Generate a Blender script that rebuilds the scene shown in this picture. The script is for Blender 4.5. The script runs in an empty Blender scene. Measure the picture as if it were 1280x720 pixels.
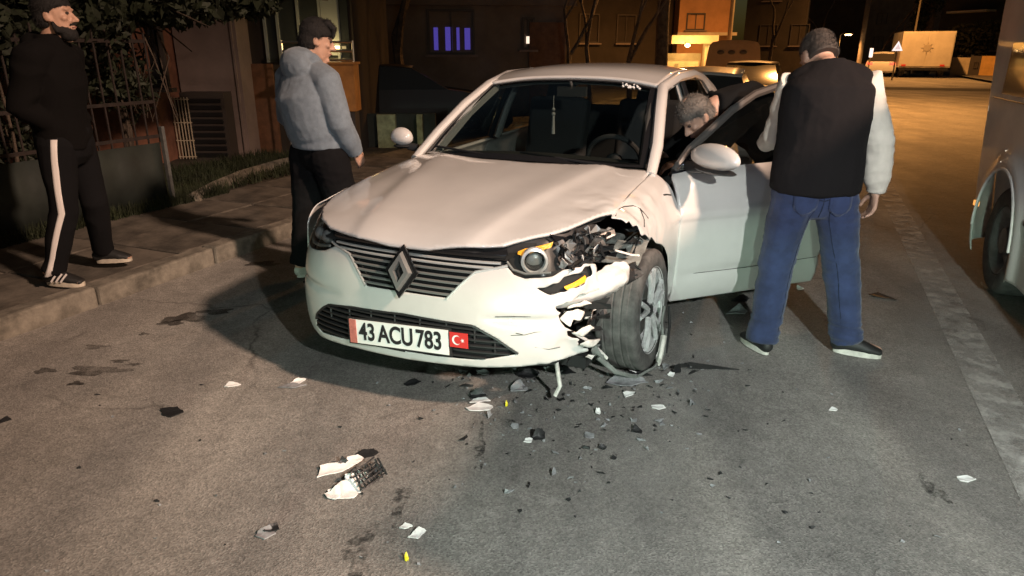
import bpy, math, random
import numpy as np
from mathutils import Vector, Matrix, noise as mnoise
from mathutils.bvhtree import BVHTree
R = math.radians
SC = bpy.context.scene
COL = SC.collection
rng = np.random.default_rng(7)
random.seed(7)

# ------------------------------------------------------------------ camera, world, lights, exposure
F_PX, CAM_H, HORIZON = 860.0, 1.57, 63.0
PITCH = math.atan((360 - HORIZON) / F_PX)
cam_d = bpy.data.cameras.new('camera'); cam = bpy.data.objects.new('camera', cam_d); COL.objects.link(cam)
cam.location = (0, 0, CAM_H); cam.rotation_euler = (math.pi/2 - PITCH, 0, 0)
cam_d.sensor_width = 36; cam_d.lens = 36 * F_PX / 1280; cam_d.clip_start = .05; cam_d.clip_end = 600
SC.camera = cam
SC.view_settings.view_transform = 'Standard'; SC.view_settings.look = 'None'
SC.view_settings.exposure = 0.5; SC.view_settings.gamma = 1
SC.cycles.max_bounces = 8; SC.cycles.transparent_max_bounces = 16
SC.cycles.use_denoising = True; SC.cycles.sample_clamp_indirect = 4

W = bpy.data.worlds.new('World'); SC.world = W; W.use_nodes = True
nt = W.node_tree; nt.nodes.clear()
sky = nt.nodes.new('ShaderNodeTexSky'); sky.sky_type = 'NISHITA'; sky.sun_disc = False
sky.sun_elevation = R(4); sky.sun_rotation = R(150)
bg = nt.nodes.new('ShaderNodeBackground'); bg.inputs[1].default_value = .009
wo = nt.nodes.new('ShaderNodeOutputWorld'); nt.links.new(sky.outputs[0], bg.inputs[0]); nt.links.new(bg.outputs[0], wo.inputs[0])

def lamp(name, kind, loc, power, color, size, aim=None, angle=None, blend=.3):
    d = bpy.data.lights.new(name, kind); d.energy = power; d.color = color
    d.shadow_soft_size = size
    o = bpy.data.objects.new(name, d); COL.objects.link(o); o.location = loc
    if aim is not None: o.rotation_euler = (Vector(aim) - Vector(loc)).to_track_quat('-Z', 'Y').to_euler()
    if angle: d.spot_size = R(angle); d.spot_blend = blend
    return o
def headlight(name, loc, heading, down, power, color, above=.14, spread=1.0):
    """a dipped beam: bright below a flat cut-off, a weak bluish spill above it"""
    aim = (loc[0] + math.sin(R(heading)), loc[1] + math.cos(R(heading)), loc[2] - math.tan(R(down)))
    o = lamp(name, 'SPOT', loc, power, (1, 1, 1), .05, aim, 54, .6)
    d = o.data; d.use_nodes = True; n = d.node_tree; n.nodes.clear(); L = n.links.new
    tc = n.nodes.new('ShaderNodeTexCoord'); sx = n.nodes.new('ShaderNodeSeparateXYZ'); L(tc.outputs['Normal'], sx.inputs[0])
    dv = n.nodes.new('ShaderNodeMath'); dv.operation = 'DIVIDE'                     # vertical slope of the ray in the lamp's frame
    L(sx.outputs['Y'], dv.inputs[0]); ab = n.nodes.new('ShaderNodeMath'); ab.operation = 'ABSOLUTE'; L(sx.outputs['Z'], ab.inputs[0]); L(ab.outputs[0], dv.inputs[1])
    rp = n.nodes.new('ShaderNodeValToRGB'); mr = n.nodes.new('ShaderNodeMapRange'); L(dv.outputs[0], mr.inputs[0])
    mr.inputs[1].default_value = -.5; mr.inputs[2].default_value = .5
    L(mr.outputs[0], rp.inputs[0]); e = rp.color_ramp.elements
    e[0].position = 0.0; e[0].color = (.75*color[0], .75*color[1], .75*color[2], 1)
    e[1].position = .494; e[1].color = (color[0], color[1], color[2], 1)
    a = e.new(.508); a.color = (.30*above*3, .36*above*3, .50*above*3, 1)
    b = e.new(.75); b.color = (.16*above*3, .19*above*3, .26*above*3, 1)
    em = n.nodes.new('ShaderNodeEmission'); out = n.nodes.new('ShaderNodeOutputLight'); L(rp.outputs[0], em.inputs[0]); L(em.outputs[0], out.inputs[0])
    return o
# warm street lamp on the right pavement behind the photographer; a car's dipped headlights behind him on the left
lamp('street_lamp_light', 'SPOT', (7.55, -2.75, 7.5), 7000, (1, .68, .50), .34, (.2, 3.0, .2), 52, 1.0)
lamp('ground_fill_light', 'SPOT', (1.2, -.6, 2.2), 490, (.96, 1.0, .96), .05, (1.45, 1.9, 0), 104, 1.0)  # added fill spot that brightens the asphalt, no real source there
headlight('headlight_beam', (-2.4, -5.2, .72), 24, .4, 560, (.68, 1.0, .80))
headlight('headlight_beam', (-1.2, -5.7, .72), 23, .4, 560, (.68, 1.0, .80))
SODIUM = (1, .43, .11)

def at(px, py, Y):
    """the place at depth Y that the photograph shows at (px, py)"""
    dx = (px - 640) / F_PX; dv = -(py - 360) / F_PX; c, s = math.cos(PITCH), math.sin(PITCH)
    y, z = c + dv * s, -s + dv * c
    t = Y / y
    return Vector((dx * t, Y, CAM_H + z * t))
def onz(px, py, Z=0.0):
    dx = (px - 640) / F_PX; dv = -(py - 360) / F_PX; c, s = math.cos(PITCH), math.sin(PITCH)
    y, z = c + dv * s, -s + dv * c
    t = (Z - CAM_H) / z
    return Vector((dx * t, y * t, Z))
HEAD = R(22.5)
SA = Vector((math.sin(HEAD), math.cos(HEAD), 0)); SB = Vector((math.cos(HEAD), -math.sin(HEAD), 0))
def st(s, t, z=0): return SA * s + SB * t + Vector((0, 0, z))

#--SURF (car body surfaces, car coordinates: X forward, Y left, Z up, origin under the front axle)
def herm(xs, ys, x):
    xs = np.asarray(xs, float); ys = np.asarray(ys, float); x = np.asarray(x, float)
    m = np.gradient(ys, xs) if ys.ndim == 1 else np.gradient(ys, xs, axis=0)
    i = np.clip(np.searchsorted(xs, x) - 1, 0, len(xs) - 2)
    hh = xs[i + 1] - xs[i]; t = np.clip((x - xs[i]) / hh, -.3, 1.3)
    if ys.ndim > 1: t = t[..., None]; hh = hh[..., None]
    return ((2*t**3-3*t**2+1)*ys[i] + (t**3-2*t**2+t)*hh*m[i] + (-2*t**3+3*t**2)*ys[i+1] + (t**3-t**2)*hh*m[i+1])
_pl = np.array([(0,.92),(.2,.915),(.4,.888),(.55,.842),(.66,.778),(.75,.69),(.82,.57),(.865,.42),(.885,.25),(.892,.05)])
_pl = np.array([(y, x) for y, x in _pl])
_t = np.concatenate([[0], np.cumsum(np.hypot(*np.diff(_pl, axis=0).T))])
_us = np.concatenate([-_t[:0:-1], _t]); _ys = np.concatenate([-_pl[:0:-1, 0], _pl[:, 0]]); _xs = np.concatenate([_pl[:0:-1, 1], _pl[:, 1]])
def S_front(u, z):
    X = herm(_us, _xs, u); Y = herm(_us, _ys, u)
    e = 1e-3
    tx = herm(_us, _xs, u+e)-herm(_us, _xs, u-e); ty = herm(_us, _ys, u+e)-herm(_us, _ys, u-e)
    n = np.hypot(tx, ty)+1e-12
    g = herm([.05,.12,.2,.3,.4,.5,.6,.7,.78,.88], [-.09,-.05,-.022,-.004,0,-.008,-.026,-.06,-.10,-.17], z)
    # a soft horizontal fold under the lights, as bumpers have
    g = g - .012*np.exp(-((z-.50)/.018)**2)*np.clip((np.abs(u)-.35)/.2, 0, 1)
    return np.stack([X + g*ty/n, Y - g*tx/n, z], -1)
def hood_z(X, Y):
    zc = herm([-.5,-.25,0,.3,.6,.74,.80,.86,.9], [1.0,.985,.958,.918,.862,.826,.802,.765,.72], X)
    a = np.abs(Y)
    z = zc - herm([0,.2,.4,.6,.75,.85,.95], [0,.002,.008,.024,.056,.115,.22], a)
    ln = np.interp(X, [-.3,.85], [.50,.26])                      # two creases running towards the badge
    z = z + .011*np.exp(-((ln-a)/np.where(a <= ln, .13, .055))**2)
    return z
def S_hood(X, Y): return np.stack([X, Y, hood_z(X, Y)], -1)
def half_w(X): return herm([-3.68,-3.5,-3.1,-2.6,-1.6,-.8,0,.25,.42,.57], [.62,.78,.86,.895,.90,.90,.895,.885,.865,.82], X)
def S_side(X, t, sgn=1):
    w = half_w(X); ztop = np.where(X > -.45, hood_z(np.maximum(X, -.45), .745+0*X), np.interp(X, [-3.68,-3.2,-2.6,-.45], [1.0,1.0,.965,.912]))
    wt = np.where(X > -.45, .745, np.interp(X, [-.7,-.45], [.80,.745]))
    q = [0,.15,.35,.55,.72,.85,1.0]
    yy = np.stack([w-.055, w-.02, w-.002, w, w-.012, w*.45+wt*.55+.012, wt], 0)
    zz = np.stack([.17+0*X, .26+0*X, .43+0*X, .60+0*X, .735+0*X, .735*.32+ztop*.68, ztop], 0)
    tt = np.asarray(t, float); q = np.array(q)
    i = np.clip(np.searchsorted(q, tt)-1, 0, 5); f = (tt-q[i])/(q[i+1]-q[i])
    def ev(a):
        m = np.gradient(a, q, axis=0); g = lambda b, k: np.take_along_axis(b, k[None], 0)[0]
        h = q[i+1]-q[i]
        return ((2*f**3-3*f**2+1)*g(a,i)+(f**3-2*f**2+f)*h*g(m,i)+(-2*f**3+3*f**2)*g(a,i+1)+(f**3-f**2)*h*g(m,i+1))
    z = ev(zz); y = ev(yy)
    y = y + .012*np.exp(-((z-.70)/.02)**2)*np.clip((-X-.2)/.3,0,1) - .012*np.exp(-((z-.36)/.03)**2)*np.clip((-X-.5)/.2,0,1)
    return np.stack([X, sgn*y, z], -1)
#--END

# ------------------------------------------------------------------ materials
def MAT(name, col, rough=.5, metal=0, coat=0, var=None, bump=None, emit=None, spec=.5, col2=None, sheen=0):
    m = bpy.data.materials.new(name); m.use_nodes = True; n = m.node_tree; b = n.nodes['Principled BSDF']; L = n.links.new
    b.inputs['Base Color'].default_value = (*col, 1); b.inputs['Roughness'].default_value = rough; b.inputs['Metallic'].default_value = metal
    b.inputs['Coat Weight'].default_value = coat; b.inputs['Coat Roughness'].default_value = .04; b.inputs['Specular IOR Level'].default_value = spec
    if sheen: b.inputs['Sheen Weight'].default_value = sheen
    tc = n.nodes.new('ShaderNodeTexCoord')
    if var:
        nz = n.nodes.new('ShaderNodeTexNoise'); nz.inputs['Scale'].default_value = var[0]; nz.inputs['Detail'].default_value = 6; nz.inputs['Roughness'].default_value = .65
        L(tc.outputs['Object'], nz.inputs['Vector'])
        rp = n.nodes.new('ShaderNodeValToRGB'); L(nz.outputs[0], rp.inputs[0]); e = rp.color_ramp.elements
        c2 = col2 or tuple(min(1, c * (1 + var[1])) for c in col)
        e[0].position = .35; e[1].position = .65
        e[0].color = (*[c * (1 - var[1]) for c in col], 1) if not col2 else (*col, 1); e[1].color = (*c2, 1)
        L(rp.outputs[0], b.inputs['Base Color'])
    if bump:
        nb = n.nodes.new('ShaderNodeTexNoise'); nb.inputs['Scale'].default_value = bump[0]; nb.inputs['Detail'].default_value = 4
        L(tc.outputs['Object'], nb.inputs['Vector'])
        bp = n.nodes.new('ShaderNodeBump'); bp.inputs['Strength'].default_value = bump[1]; bp.inputs['Distance'].default_value = bump[2] if len(bump) > 2 else .01
        L(nb.outputs[0], bp.inputs['Height']); L(bp.outputs[0], b.inputs['Normal'])
    if emit:
        b.inputs['Emission Color'].default_value = (*emit[0], 1); b.inputs['Emission Strength'].default_value = emit[1]
    return m
def GLASS(name, tint, rough=.02, body=0.0):
    m = bpy.data.materials.new(name); m.use_nodes = True; n = m.node_tree; n.nodes.clear(); L = n.links.new
    o = n.nodes.new('ShaderNodeOutputMaterial'); mx = n.nodes.new('ShaderNodeMixShader'); lw = n.nodes.new('ShaderNodeLayerWeight'); pw = n.nodes.new('ShaderNodeMath'); pw.operation = 'POWER'; pw.inputs[1].default_value = 4.0; L(lw.outputs['Facing'], pw.inputs[0]); fr = n.nodes.new('ShaderNodeMath'); fr.operation = 'MULTIPLY_ADD'; fr.inputs[1].default_value = .90; fr.inputs[2].default_value = .05; L(pw.outputs[0], fr.inputs[0])
    t = n.nodes.new('ShaderNodeBsdfTransparent'); t.inputs[0].default_value = (*tint, 1)
    g = n.nodes.new('ShaderNodeBsdfGlossy'); g.inputs['Roughness'].default_value = rough
    L(fr.outputs[0], mx.inputs[0]); L(t.outputs[0], mx.inputs[1]); L(g.outputs[0], mx.inputs[2]); L(mx.outputs[0], o.inputs[0])
    return m
def ASPHALT():
    m = bpy.data.materials.new('asphalt'); m.use_nodes = True; n = m.node_tree; b = n.nodes['Principled BSDF']; L = n.links.new
    tc = n.nodes.new('ShaderNodeTexCoord'); V = tc.outputs['Object']
    def nz(scale, det=4, rough=.6):
        x = n.nodes.new('ShaderNodeTexNoise'); x.inputs['Scale'].default_value = scale; x.inputs['Detail'].default_value = det; x.inputs['Roughness'].default_value = rough; L(V, x.inputs['Vector']); return x.outputs[0]
    def ramp(i, p0, c0, p1, c1):
        r = n.nodes.new('ShaderNodeValToRGB'); L(i, r.inputs[0]); e = r.color_ramp.elements
        e[0].position = p0; e[0].color = (*c0, 1); e[1].position = p1; e[1].color = (*c1, 1); return r.outputs[0]
    def mix(f, a, c, mode='MIX'):
        x = n.nodes.new('ShaderNodeMix'); x.data_type = 'RGBA'; x.blend_type = mode
        if isinstance(f, float): x.inputs[0].default_value = f
        else: L(f, x.inputs[0])
        L(a, x.inputs[6]); L(c, x.inputs[7]); return x.outputs[2]
    vo = n.nodes.new('ShaderNodeTexVoronoi'); vo.inputs['Scale'].default_value = 150; L(V, vo.inputs['Vector'])
    grain = ramp(vo.outputs['Color'], .05, (.145,.142,.135), .95, (.315,.305,.288))
    wear = ramp(nz(.9, 6, .62), .36, (.72,.71,.70), .68, (1.22,1.2,1.17))
    fine = ramp(nz(38, 5, .7), .3, (.86,.86,.86), .7, (1.14,1.14,1.14))
    # wheel paths: faint bands along the street
    mp = n.nodes.new('ShaderNodeMapping'); mp.inputs['Rotation'].default_value = (0, 0, HEAD); mp.inputs['Scale'].default_value = (1.1, .06, 1); L(V, mp.inputs[0])
    tn = n.nodes.new('ShaderNodeTexNoise'); tn.inputs['Scale'].default_value = 1.6; tn.inputs['Detail'].default_value = 5; L(mp.outputs[0], tn.inputs['Vector'])
    track = ramp(tn.outputs[0], .38, (.80,.80,.81), .62, (1.2,1.19,1.17))
    c = mix(1.0, grain, wear, 'MULTIPLY'); c = mix(1.0, c, fine, 'MULTIPLY'); c = mix(.9, c, track, 'MULTIPLY')
    # hairline cracks
    dm = n.nodes.new('ShaderNodeMix'); dm.data_type = 'VECTOR'; dm.inputs[0].default_value = .25; L(V, dm.inputs[4]); wn = n.nodes.new('ShaderNodeTexNoise'); wn.inputs['Scale'].default_value = 2.2; wn.inputs['Detail'].default_value = 6; L(V, wn.inputs['Vector']); L(wn.outputs['Color'], dm.inputs[5])
    vc = n.nodes.new('ShaderNodeTexVoronoi'); vc.feature = 'DISTANCE_TO_EDGE'; vc.inputs['Scale'].default_value = .75; L(dm.outputs[1], vc.inputs['Vector'])
    ck = ramp(vc.outputs['Distance'], .0015, (.42,.42,.42), .006, (1,1,1)); kk = ramp(nz(.7, 3), .47, (0,0,0), .58, (1,1,1)); one_ = ramp(nz(1.0), 0, (1,1,1), 1, (1,1,1))
    c = mix(1.0, c, mix(kk, one_, ck), 'MULTIPLY')
    coarse = ramp(nz(11, 3, .5), .34, (.91,.91,.905), .66, (1.08,1.08,1.08)); c = mix(1.0, c, coarse, 'MULTIPLY')
    L(c, b.inputs['Base Color'])
    rr = n.nodes.new('ShaderNodeMapRange'); L(nz(2.5, 5), rr.inputs[0]); rr.inputs[3].default_value = .62; rr.inputs[4].default_value = .86; L(rr.outputs[0], b.inputs['Roughness'])
    b.inputs['Specular IOR Level'].default_value = .45
    bp = n.nodes.new('ShaderNodeBump'); bp.inputs['Strength'].default_value = .55; bp.inputs['Distance'].default_value = .004
    L(vo.outputs['Distance'], bp.inputs['Height'])
    b2 = n.nodes.new('ShaderNodeBump'); b2.inputs['Strength'].default_value = .16; b2.inputs['Distance'].default_value = .012; L(nz(26, 5, .7), b2.inputs['Height']); L(bp.outputs[0], b2.inputs['Normal'])
    L(b2.outputs[0], b.inputs['Normal'])
    return m
def WORN_OR_STREAK(name, col, lo=.42, hi=.6, scale=7, rough=.7, fade=False):
    """worn road paint, stains and painted light streaks: noise eats through to the asphalt beneath"""
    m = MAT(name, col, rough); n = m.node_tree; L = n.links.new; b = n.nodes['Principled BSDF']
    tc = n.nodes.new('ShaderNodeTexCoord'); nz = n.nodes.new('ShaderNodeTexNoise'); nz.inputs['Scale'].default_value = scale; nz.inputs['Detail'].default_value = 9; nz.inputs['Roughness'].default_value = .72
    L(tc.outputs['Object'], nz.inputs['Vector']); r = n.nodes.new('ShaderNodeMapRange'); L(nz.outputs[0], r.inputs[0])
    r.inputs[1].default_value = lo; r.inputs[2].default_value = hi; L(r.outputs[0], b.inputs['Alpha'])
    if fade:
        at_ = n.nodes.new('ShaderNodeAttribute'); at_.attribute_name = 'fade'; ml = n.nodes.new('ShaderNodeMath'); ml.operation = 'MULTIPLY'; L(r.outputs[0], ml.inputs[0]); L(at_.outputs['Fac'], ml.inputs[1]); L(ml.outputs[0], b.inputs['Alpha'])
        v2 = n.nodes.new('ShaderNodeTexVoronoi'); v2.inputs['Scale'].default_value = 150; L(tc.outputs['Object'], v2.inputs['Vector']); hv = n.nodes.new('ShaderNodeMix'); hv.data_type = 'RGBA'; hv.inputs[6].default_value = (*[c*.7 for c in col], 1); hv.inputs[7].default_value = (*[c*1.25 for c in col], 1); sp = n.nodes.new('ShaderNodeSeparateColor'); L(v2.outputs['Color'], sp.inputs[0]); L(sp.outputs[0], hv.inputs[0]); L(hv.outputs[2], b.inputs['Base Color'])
    return m
M = {}
M['asphalt'] = ASPHALT()
M['line'] = WORN_OR_STREAK('worn white road paint', (.56,.55,.52), .40, .72, 7)
M['band'] = WORN_OR_STREAK('painted light streak', (.40,.39,.37), .25, .85, 4.5, .85, True)  # pale colour stands in for light streaks on the asphalt
M['stain'] = WORN_OR_STREAK('oil stain', (.045,.04,.036), .30, .70, 5, .5)
M['scuff'] = WORN_OR_STREAK('gouged asphalt', (.03,.029,.028), .46, .66, 22, .9)
M['kerb'] = MAT('kerb concrete', (.15,.135,.11), .9, var=(7,.5), bump=(60,.5,.006))
M['slab'] = MAT('paving concrete', (.095,.082,.066), .9, var=(4,.55), bump=(45,.5,.006))
M['soil'] = MAT('bare soil', (.06,.048,.034), .95, var=(4,.5), bump=(18,.9,.03))
M['grass'] = MAT('grass', (.022,.030,.010), .8, var=(3,.5))
M['paint'] = MAT('white car paint', (.57,.555,.535), .28, coat=1.0, var=(2.6,.05))
M['paint_in'] = MAT('scuffed white plastic', (.66,.62,.58), .55, var=(14,.3), bump=(24,.5,.008))
M['blackp'] = MAT('black plastic', (.018,.018,.019), .45, bump=(220,.15,.002))
M['matte'] = MAT('matt black', (.010,.010,.010), .85)
M['framegrey'] = MAT('window frame trim', (.075,.07,.066), .35)
M['gloss'] = MAT('gloss black', (.012,.012,.013), .12, coat=.5)
M['chrome'] = MAT('chrome', (.66,.67,.66), .30, metal=.55, coat=.6)
M['satin'] = MAT('satin silver', (.20,.205,.20), .42, metal=.4)
M['rim'] = MAT('alloy wheel', (.55,.55,.55), .36, metal=.35, var=(20,.25))
M['rimdark'] = MAT('dark alloy', (.04,.04,.042), .4, metal=.5)
M['tyre'] = MAT('tyre rubber', (.085,.08,.076), .78, var=(16,.4), bump=(60,.4,.004))
M['disc'] = MAT('brake disc', (.30,.28,.26), .4, metal=1)
M['glass'] = GLASS('car glass', (.60,.65,.62), .03)
M['lens'] = GLASS('clear lens', (.93,.95,.94), .04)
M['sideglass'] = GLASS('tinted side glass', (.45,.48,.47))
M['amber'] = MAT('amber lens', (.95,.42,.03), .2, coat=.6, bump=(120,.6,.004))
M['cabin'] = MAT('dark cabin trim', (.028,.029,.028), .7, bump=(90,.3,.004))
M['seat'] = MAT('seat fabric', (.036,.036,.038), .9, bump=(140,.5,.004))
M['trim'] = MAT('pale headliner trim', (.24,.25,.245), .8)
M['plate'] = MAT('plate white', (.78,.78,.75), .4, var=(8,.06))
M['ink'] = MAT('plate ink', (.015,.015,.017), .5)
M['red'] = MAT('flag red', (.62,.035,.03), .45)
M['redfade'] = MAT('faded red strip', (.52,.16,.13), .5, var=(30,.25))
M['white'] = MAT('white print', (.8,.8,.78), .5)
M['metal'] = MAT('bare metal', (.30,.29,.28), .42, metal=.9, var=(15,.4))
M['liner'] = MAT('wheel arch liner', (.15,.155,.145), .85, var=(12,.4), bump=(40,.6,.01))

# ------------------------------------------------------------------ mesh helpers
def tag(o, label=None, cat=None, group=None, kind=None):
    if label: o['label'] = label
    if cat: o['category'] = cat
    if group: o['group'] = group
    if kind: o['kind'] = kind
    return o
def mk(name, V, Fc, mat, parent=None, smooth=True, sharp=None, solid=None, off=-1):
    me = bpy.data.meshes.new(name); me.from_pydata([tuple(map(float, v)) for v in V], [], [tuple(map(int, f)) for f in Fc]); me.validate(); me.update()
    if mat is not None: me.materials.append(M[mat] if isinstance(mat, str) else mat)
    if smooth: me.polygons.foreach_set('use_smooth', [True]*len(me.polygons))
    if smooth and sharp: me.set_sharp_from_angle(angle=R(sharp))
    o = bpy.data.objects.new(name, me); COL.objects.link(o)
    if parent is not None: o.parent = parent
    if solid:
        s = o.modifiers.new('thickness', 'SOLIDIFY'); s.thickness = solid; s.offset = off
    return o
def empty(name, loc=(0,0,0), rz=0, label=None, cat=None, group=None):
    o = bpy.data.objects.new(name, None); COL.objects.link(o); o.location = loc; o.rotation_euler = (0, 0, rz); o.empty_display_size = .2
    return tag(o, label, cat, group)
class MB:
    """collects shapes into one mesh"""
    def __init__(s): s.V = []; s.F = []
    def add(s, V, Fc):
        k = len(s.V); s.V += [tuple(v) for v in V]; s.F += [tuple(i + k for i in f) for f in Fc]; return s
    def box(s, c, d, rz=0, rx=0, ry=0, taper=1):
        x, y, z = [a/2 for a in d]; m = Matrix.Rotation(rz, 3, 'Z') @ Matrix.Rotation(ry, 3, 'Y') @ Matrix.Rotation(rx, 3, 'X')
        P = [(-x,-y,-z),(x,-y,-z),(x,y,-z),(-x,y,-z),(-x*taper,-y*taper,z),(x*taper,-y*taper,z),(x*taper,y*taper,z),(-x*taper,y*taper,z)]
        return s.add([tuple(m @ Vector(p) + Vector(c)) for p in P], [(0,3,2,1),(4,5,6,7),(0,1,5,4),(1,2,6,5),(2,3,7,6),(3,0,4,7)])
    def tube(s, pts, r, n=8, side=None, flat=1.0, cap=True):
        pts = [Vector(p) for p in pts]; rs = r if isinstance(r, (list, tuple)) else [r]*len(pts)
        V = []; up0 = None
        for i, p in enumerate(pts):
            t = (pts[min(i+1, len(pts)-1)] - pts[max(i-1, 0)]).normalized()
            if side is not None: u = Vector(side)
            elif up0 is None: u = Vector((0,0,1)) if abs(t.z) < .9 else Vector((1,0,0))
            else: u = up0
            u = (u - t * u.dot(t)); u = u.normalized() if u.length > 1e-6 else t.orthogonal().normalized(); up0 = u; w = t.cross(u)
            for k in range(n):
                a = 2*math.pi*k/n; V.append(tuple(p + u*rs[i]*math.cos(a) + w*rs[i]*flat*math.sin(a)))
        Fc = [(i*n+k, i*n+(k+1)%n, (i+1)*n+(k+1)%n, (i+1)*n+k) for i in range(len(pts)-1) for k in range(n)]
        if cap: Fc += [tuple(range(n-1, -1, -1)), tuple((len(pts)-1)*n + k for k in range(n))]
        return s.add(V, Fc)
    def lathe(s, prof, n=32, c=(0,0,0), axis='Y', cap=False):
        V = []
        for (r, h) in prof:
            for k in range(n):
                a = 2*math.pi*k/n; x, y = r*math.cos(a), r*math.sin(a)
                V.append({'Y': (c[0]+x, c[1]+h, c[2]+y), 'Z': (c[0]+x, c[1]+y, c[2]+h), 'X': (c[0]+h, c[1]+x, c[2]+y)}[axis])
        m = len(prof); Fc = [(i*n+k, (i+1)*n+k, (i+1)*n+(k+1)%n, i*n+(k+1)%n) for i in range(m-1) for k in range(n)]
        if axis == 'Z': Fc = [f[::-1] for f in Fc]
        if cap: Fc += [tuple(range(n)), tuple((m-1)*n + k for k in range(n-1, -1, -1))]
        return s.add(V, Fc)
    def ball(s, c, r, n=12, m=8):
        rx, ry, rz = r if isinstance(r, (tuple, list)) else (r, r, r)
        V = [(c[0], c[1], c[2]-rz)]
        for i in range(1, m):
            b = -math.pi/2 + math.pi*i/m
            V += [(c[0]+rx*math.cos(b)*math.cos(2*math.pi*k/n), c[1]+ry*math.cos(b)*math.sin(2*math.pi*k/n), c[2]+rz*math.sin(b)) for k in range(n)]
        V.append((c[0], c[1], c[2]+rz)); T = len(V)-1
        Fc = [(0, 1+(k+1)%n, 1+k) for k in range(n)] + [(1+(i-1)*n+k, 1+(i-1)*n+(k+1)%n, 1+i*n+(k+1)%n, 1+i*n+k) for i in range(1, m-1) for k in range(n)]
        Fc += [(1+(m-2)*n+k, 1+(m-2)*n+(k+1)%n, T) for k in range(n)]
        return s.add(V, Fc)
    def prism(s, poly, y0, y1, f=lambda a, b, y: (a, y, b)):
        n = len(poly); V = [f(a, b, y0) for a, b in poly] + [f(a, b, y1) for a, b in poly]
        return s.add(V, [tuple(range(n)), tuple(range(2*n-1, n-1, -1))] + [(i, i+n, (i+1)%n+n, (i+1)%n) for i in range(n)])
    def build(s, name, mat, parent=None, smooth=True, sharp=35, **k): return mk(name, s.V, s.F, mat, parent, smooth, sharp, **k)
def grid_faces(nu, nv): return [(i*nv+j, (i+1)*nv+j, (i+1)*nv+j+1, i*nv+j+1) for i in range(nu-1) for j in range(nv-1)]
def patch(ctrl, nu, nv):
    """smooth surface through a grid of points"""
    C = np.asarray(ctrl, float); r, c = C.shape[:2]
    A = herm(np.arange(c), np.swapaxes(C, 0, 1).reshape(c, -1), np.linspace(0, c-1, nv)).reshape(nv, r, 3)
    B = herm(np.arange(r), np.swapaxes(A, 0, 1).reshape(r, -1), np.linspace(0, r-1, nu)).reshape(nu, nv, 3)
    return B.reshape(-1, 3), grid_faces(nu, nv)
def inside(poly, x, y):
    p = np.asarray(poly, float); r = np.zeros(x.shape, bool); j = len(p)-1
    for i in range(len(p)):
        a = (p[i,1] > y) != (p[j,1] > y)
        r ^= a & (x < (p[j,0]-p[i,0])*(y-p[i,1])/(p[j,1]-p[i,1]+1e-12)+p[i,0]); j = i
    return r
def near_poly(polys, x, y):
    best = np.full(x.shape, 1e9); bx = x.copy(); by = y.copy()
    for poly in polys:
        p = np.asarray(poly, float)
        for i in range(len(p)):
            a, b = p[i], p[(i+1) % len(p)]; d = b-a; t = np.clip(((x-a[0])*d[0]+(y-a[1])*d[1])/(d@d+1e-12), 0, 1)
            qx, qy = a[0]+t*d[0], a[1]+t*d[1]; e = np.hypot(qx-x, qy-y); k = e < best
            best[k] = e[k]; bx[k] = qx[k]; by[k] = qy[k]
    return best, bx, by
def trim(fn, outer, holes=(), step=.009, vs=1.0, deform=None, flip=False):
    """surface fn(u, v) cut to the outline 'outer' with holes; vs scales v to metres"""
    o = np.asarray(outer, float); u0, v0 = o.min(0)-.02; u1, v1 = o.max(0)+.02
    nu = int((u1-u0)/step)+2; nv = int((v1-v0)*vs/step)+2
    U, Vv = np.meshgrid(np.linspace(u0, u1, nu), np.linspace(v0, v1, nv), indexing='ij')
    cu = (U[:-1,:-1]+U[1:,1:])/2; cv = (Vv[:-1,:-1]+Vv[1:,1:])/2
    keep = inside(outer, cu, cv)
    for hh in holes: keep &= ~inside(hh, cu, cv)
    use = np.zeros(U.shape, bool); gone = np.zeros(U.shape, bool)
    for a in (0, 1):
        for b in (0, 1):
            use[a:nu-1+a, b:nv-1+b] |= keep; gone[a:nu-1+a, b:nv-1+b] |= ~keep
    e = use & gone
    sc = lambda P: [(a, b*vs) for a, b in P]
    d, x, y = near_poly([sc(outer)]+[sc(q) for q in holes], U[e], Vv[e]*vs)
    U[e] = x; Vv[e] = y/vs
    P = fn(U, Vv)
    if deform is not None: P = deform(P, U, Vv)
    idx = -np.ones(U.shape, int); idx[use] = np.arange(use.sum())
    q = np.stack([idx[:-1,:-1], idx[1:,:-1], idx[1:,1:], idx[:-1,1:]], -1)[keep]
    if flip: q = q[:, ::-1]
    return P[use], q
def vnoise(P, s, seed=0.0): return np.array([mnoise.noise(Vector((p[0]*s+seed, p[1]*s-seed, p[2]*s+2*seed))) for p in P])

# ------------------------------------------------------------------ the wrecked car
CARX, CARY, CYAW = -.095, 3.66, R(24.6)
car = empty('crashed_car', (CARX, CARY, 0), math.atan2(-math.cos(CYAW), -math.sin(CYAW)),
            'white saloon car with smashed front corner, open front door and plate 43 ACU 783', 'car')
def sym(P): return [(-a, b) for a, b in P][::-1]
def fshift(d):
    def f(u, z):
        P = S_front(u, z); e = 2e-3
        t = S_front(u+e, z)-S_front(u-e, z); n = np.stack([t[..., 1], -t[..., 0], 0*u], -1); n /= np.linalg.norm(n, axis=-1, keepdims=True)+1e-9
        return P + n*np.asarray(d)[..., None] if np.ndim(d) else P + n*d
    return f
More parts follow.
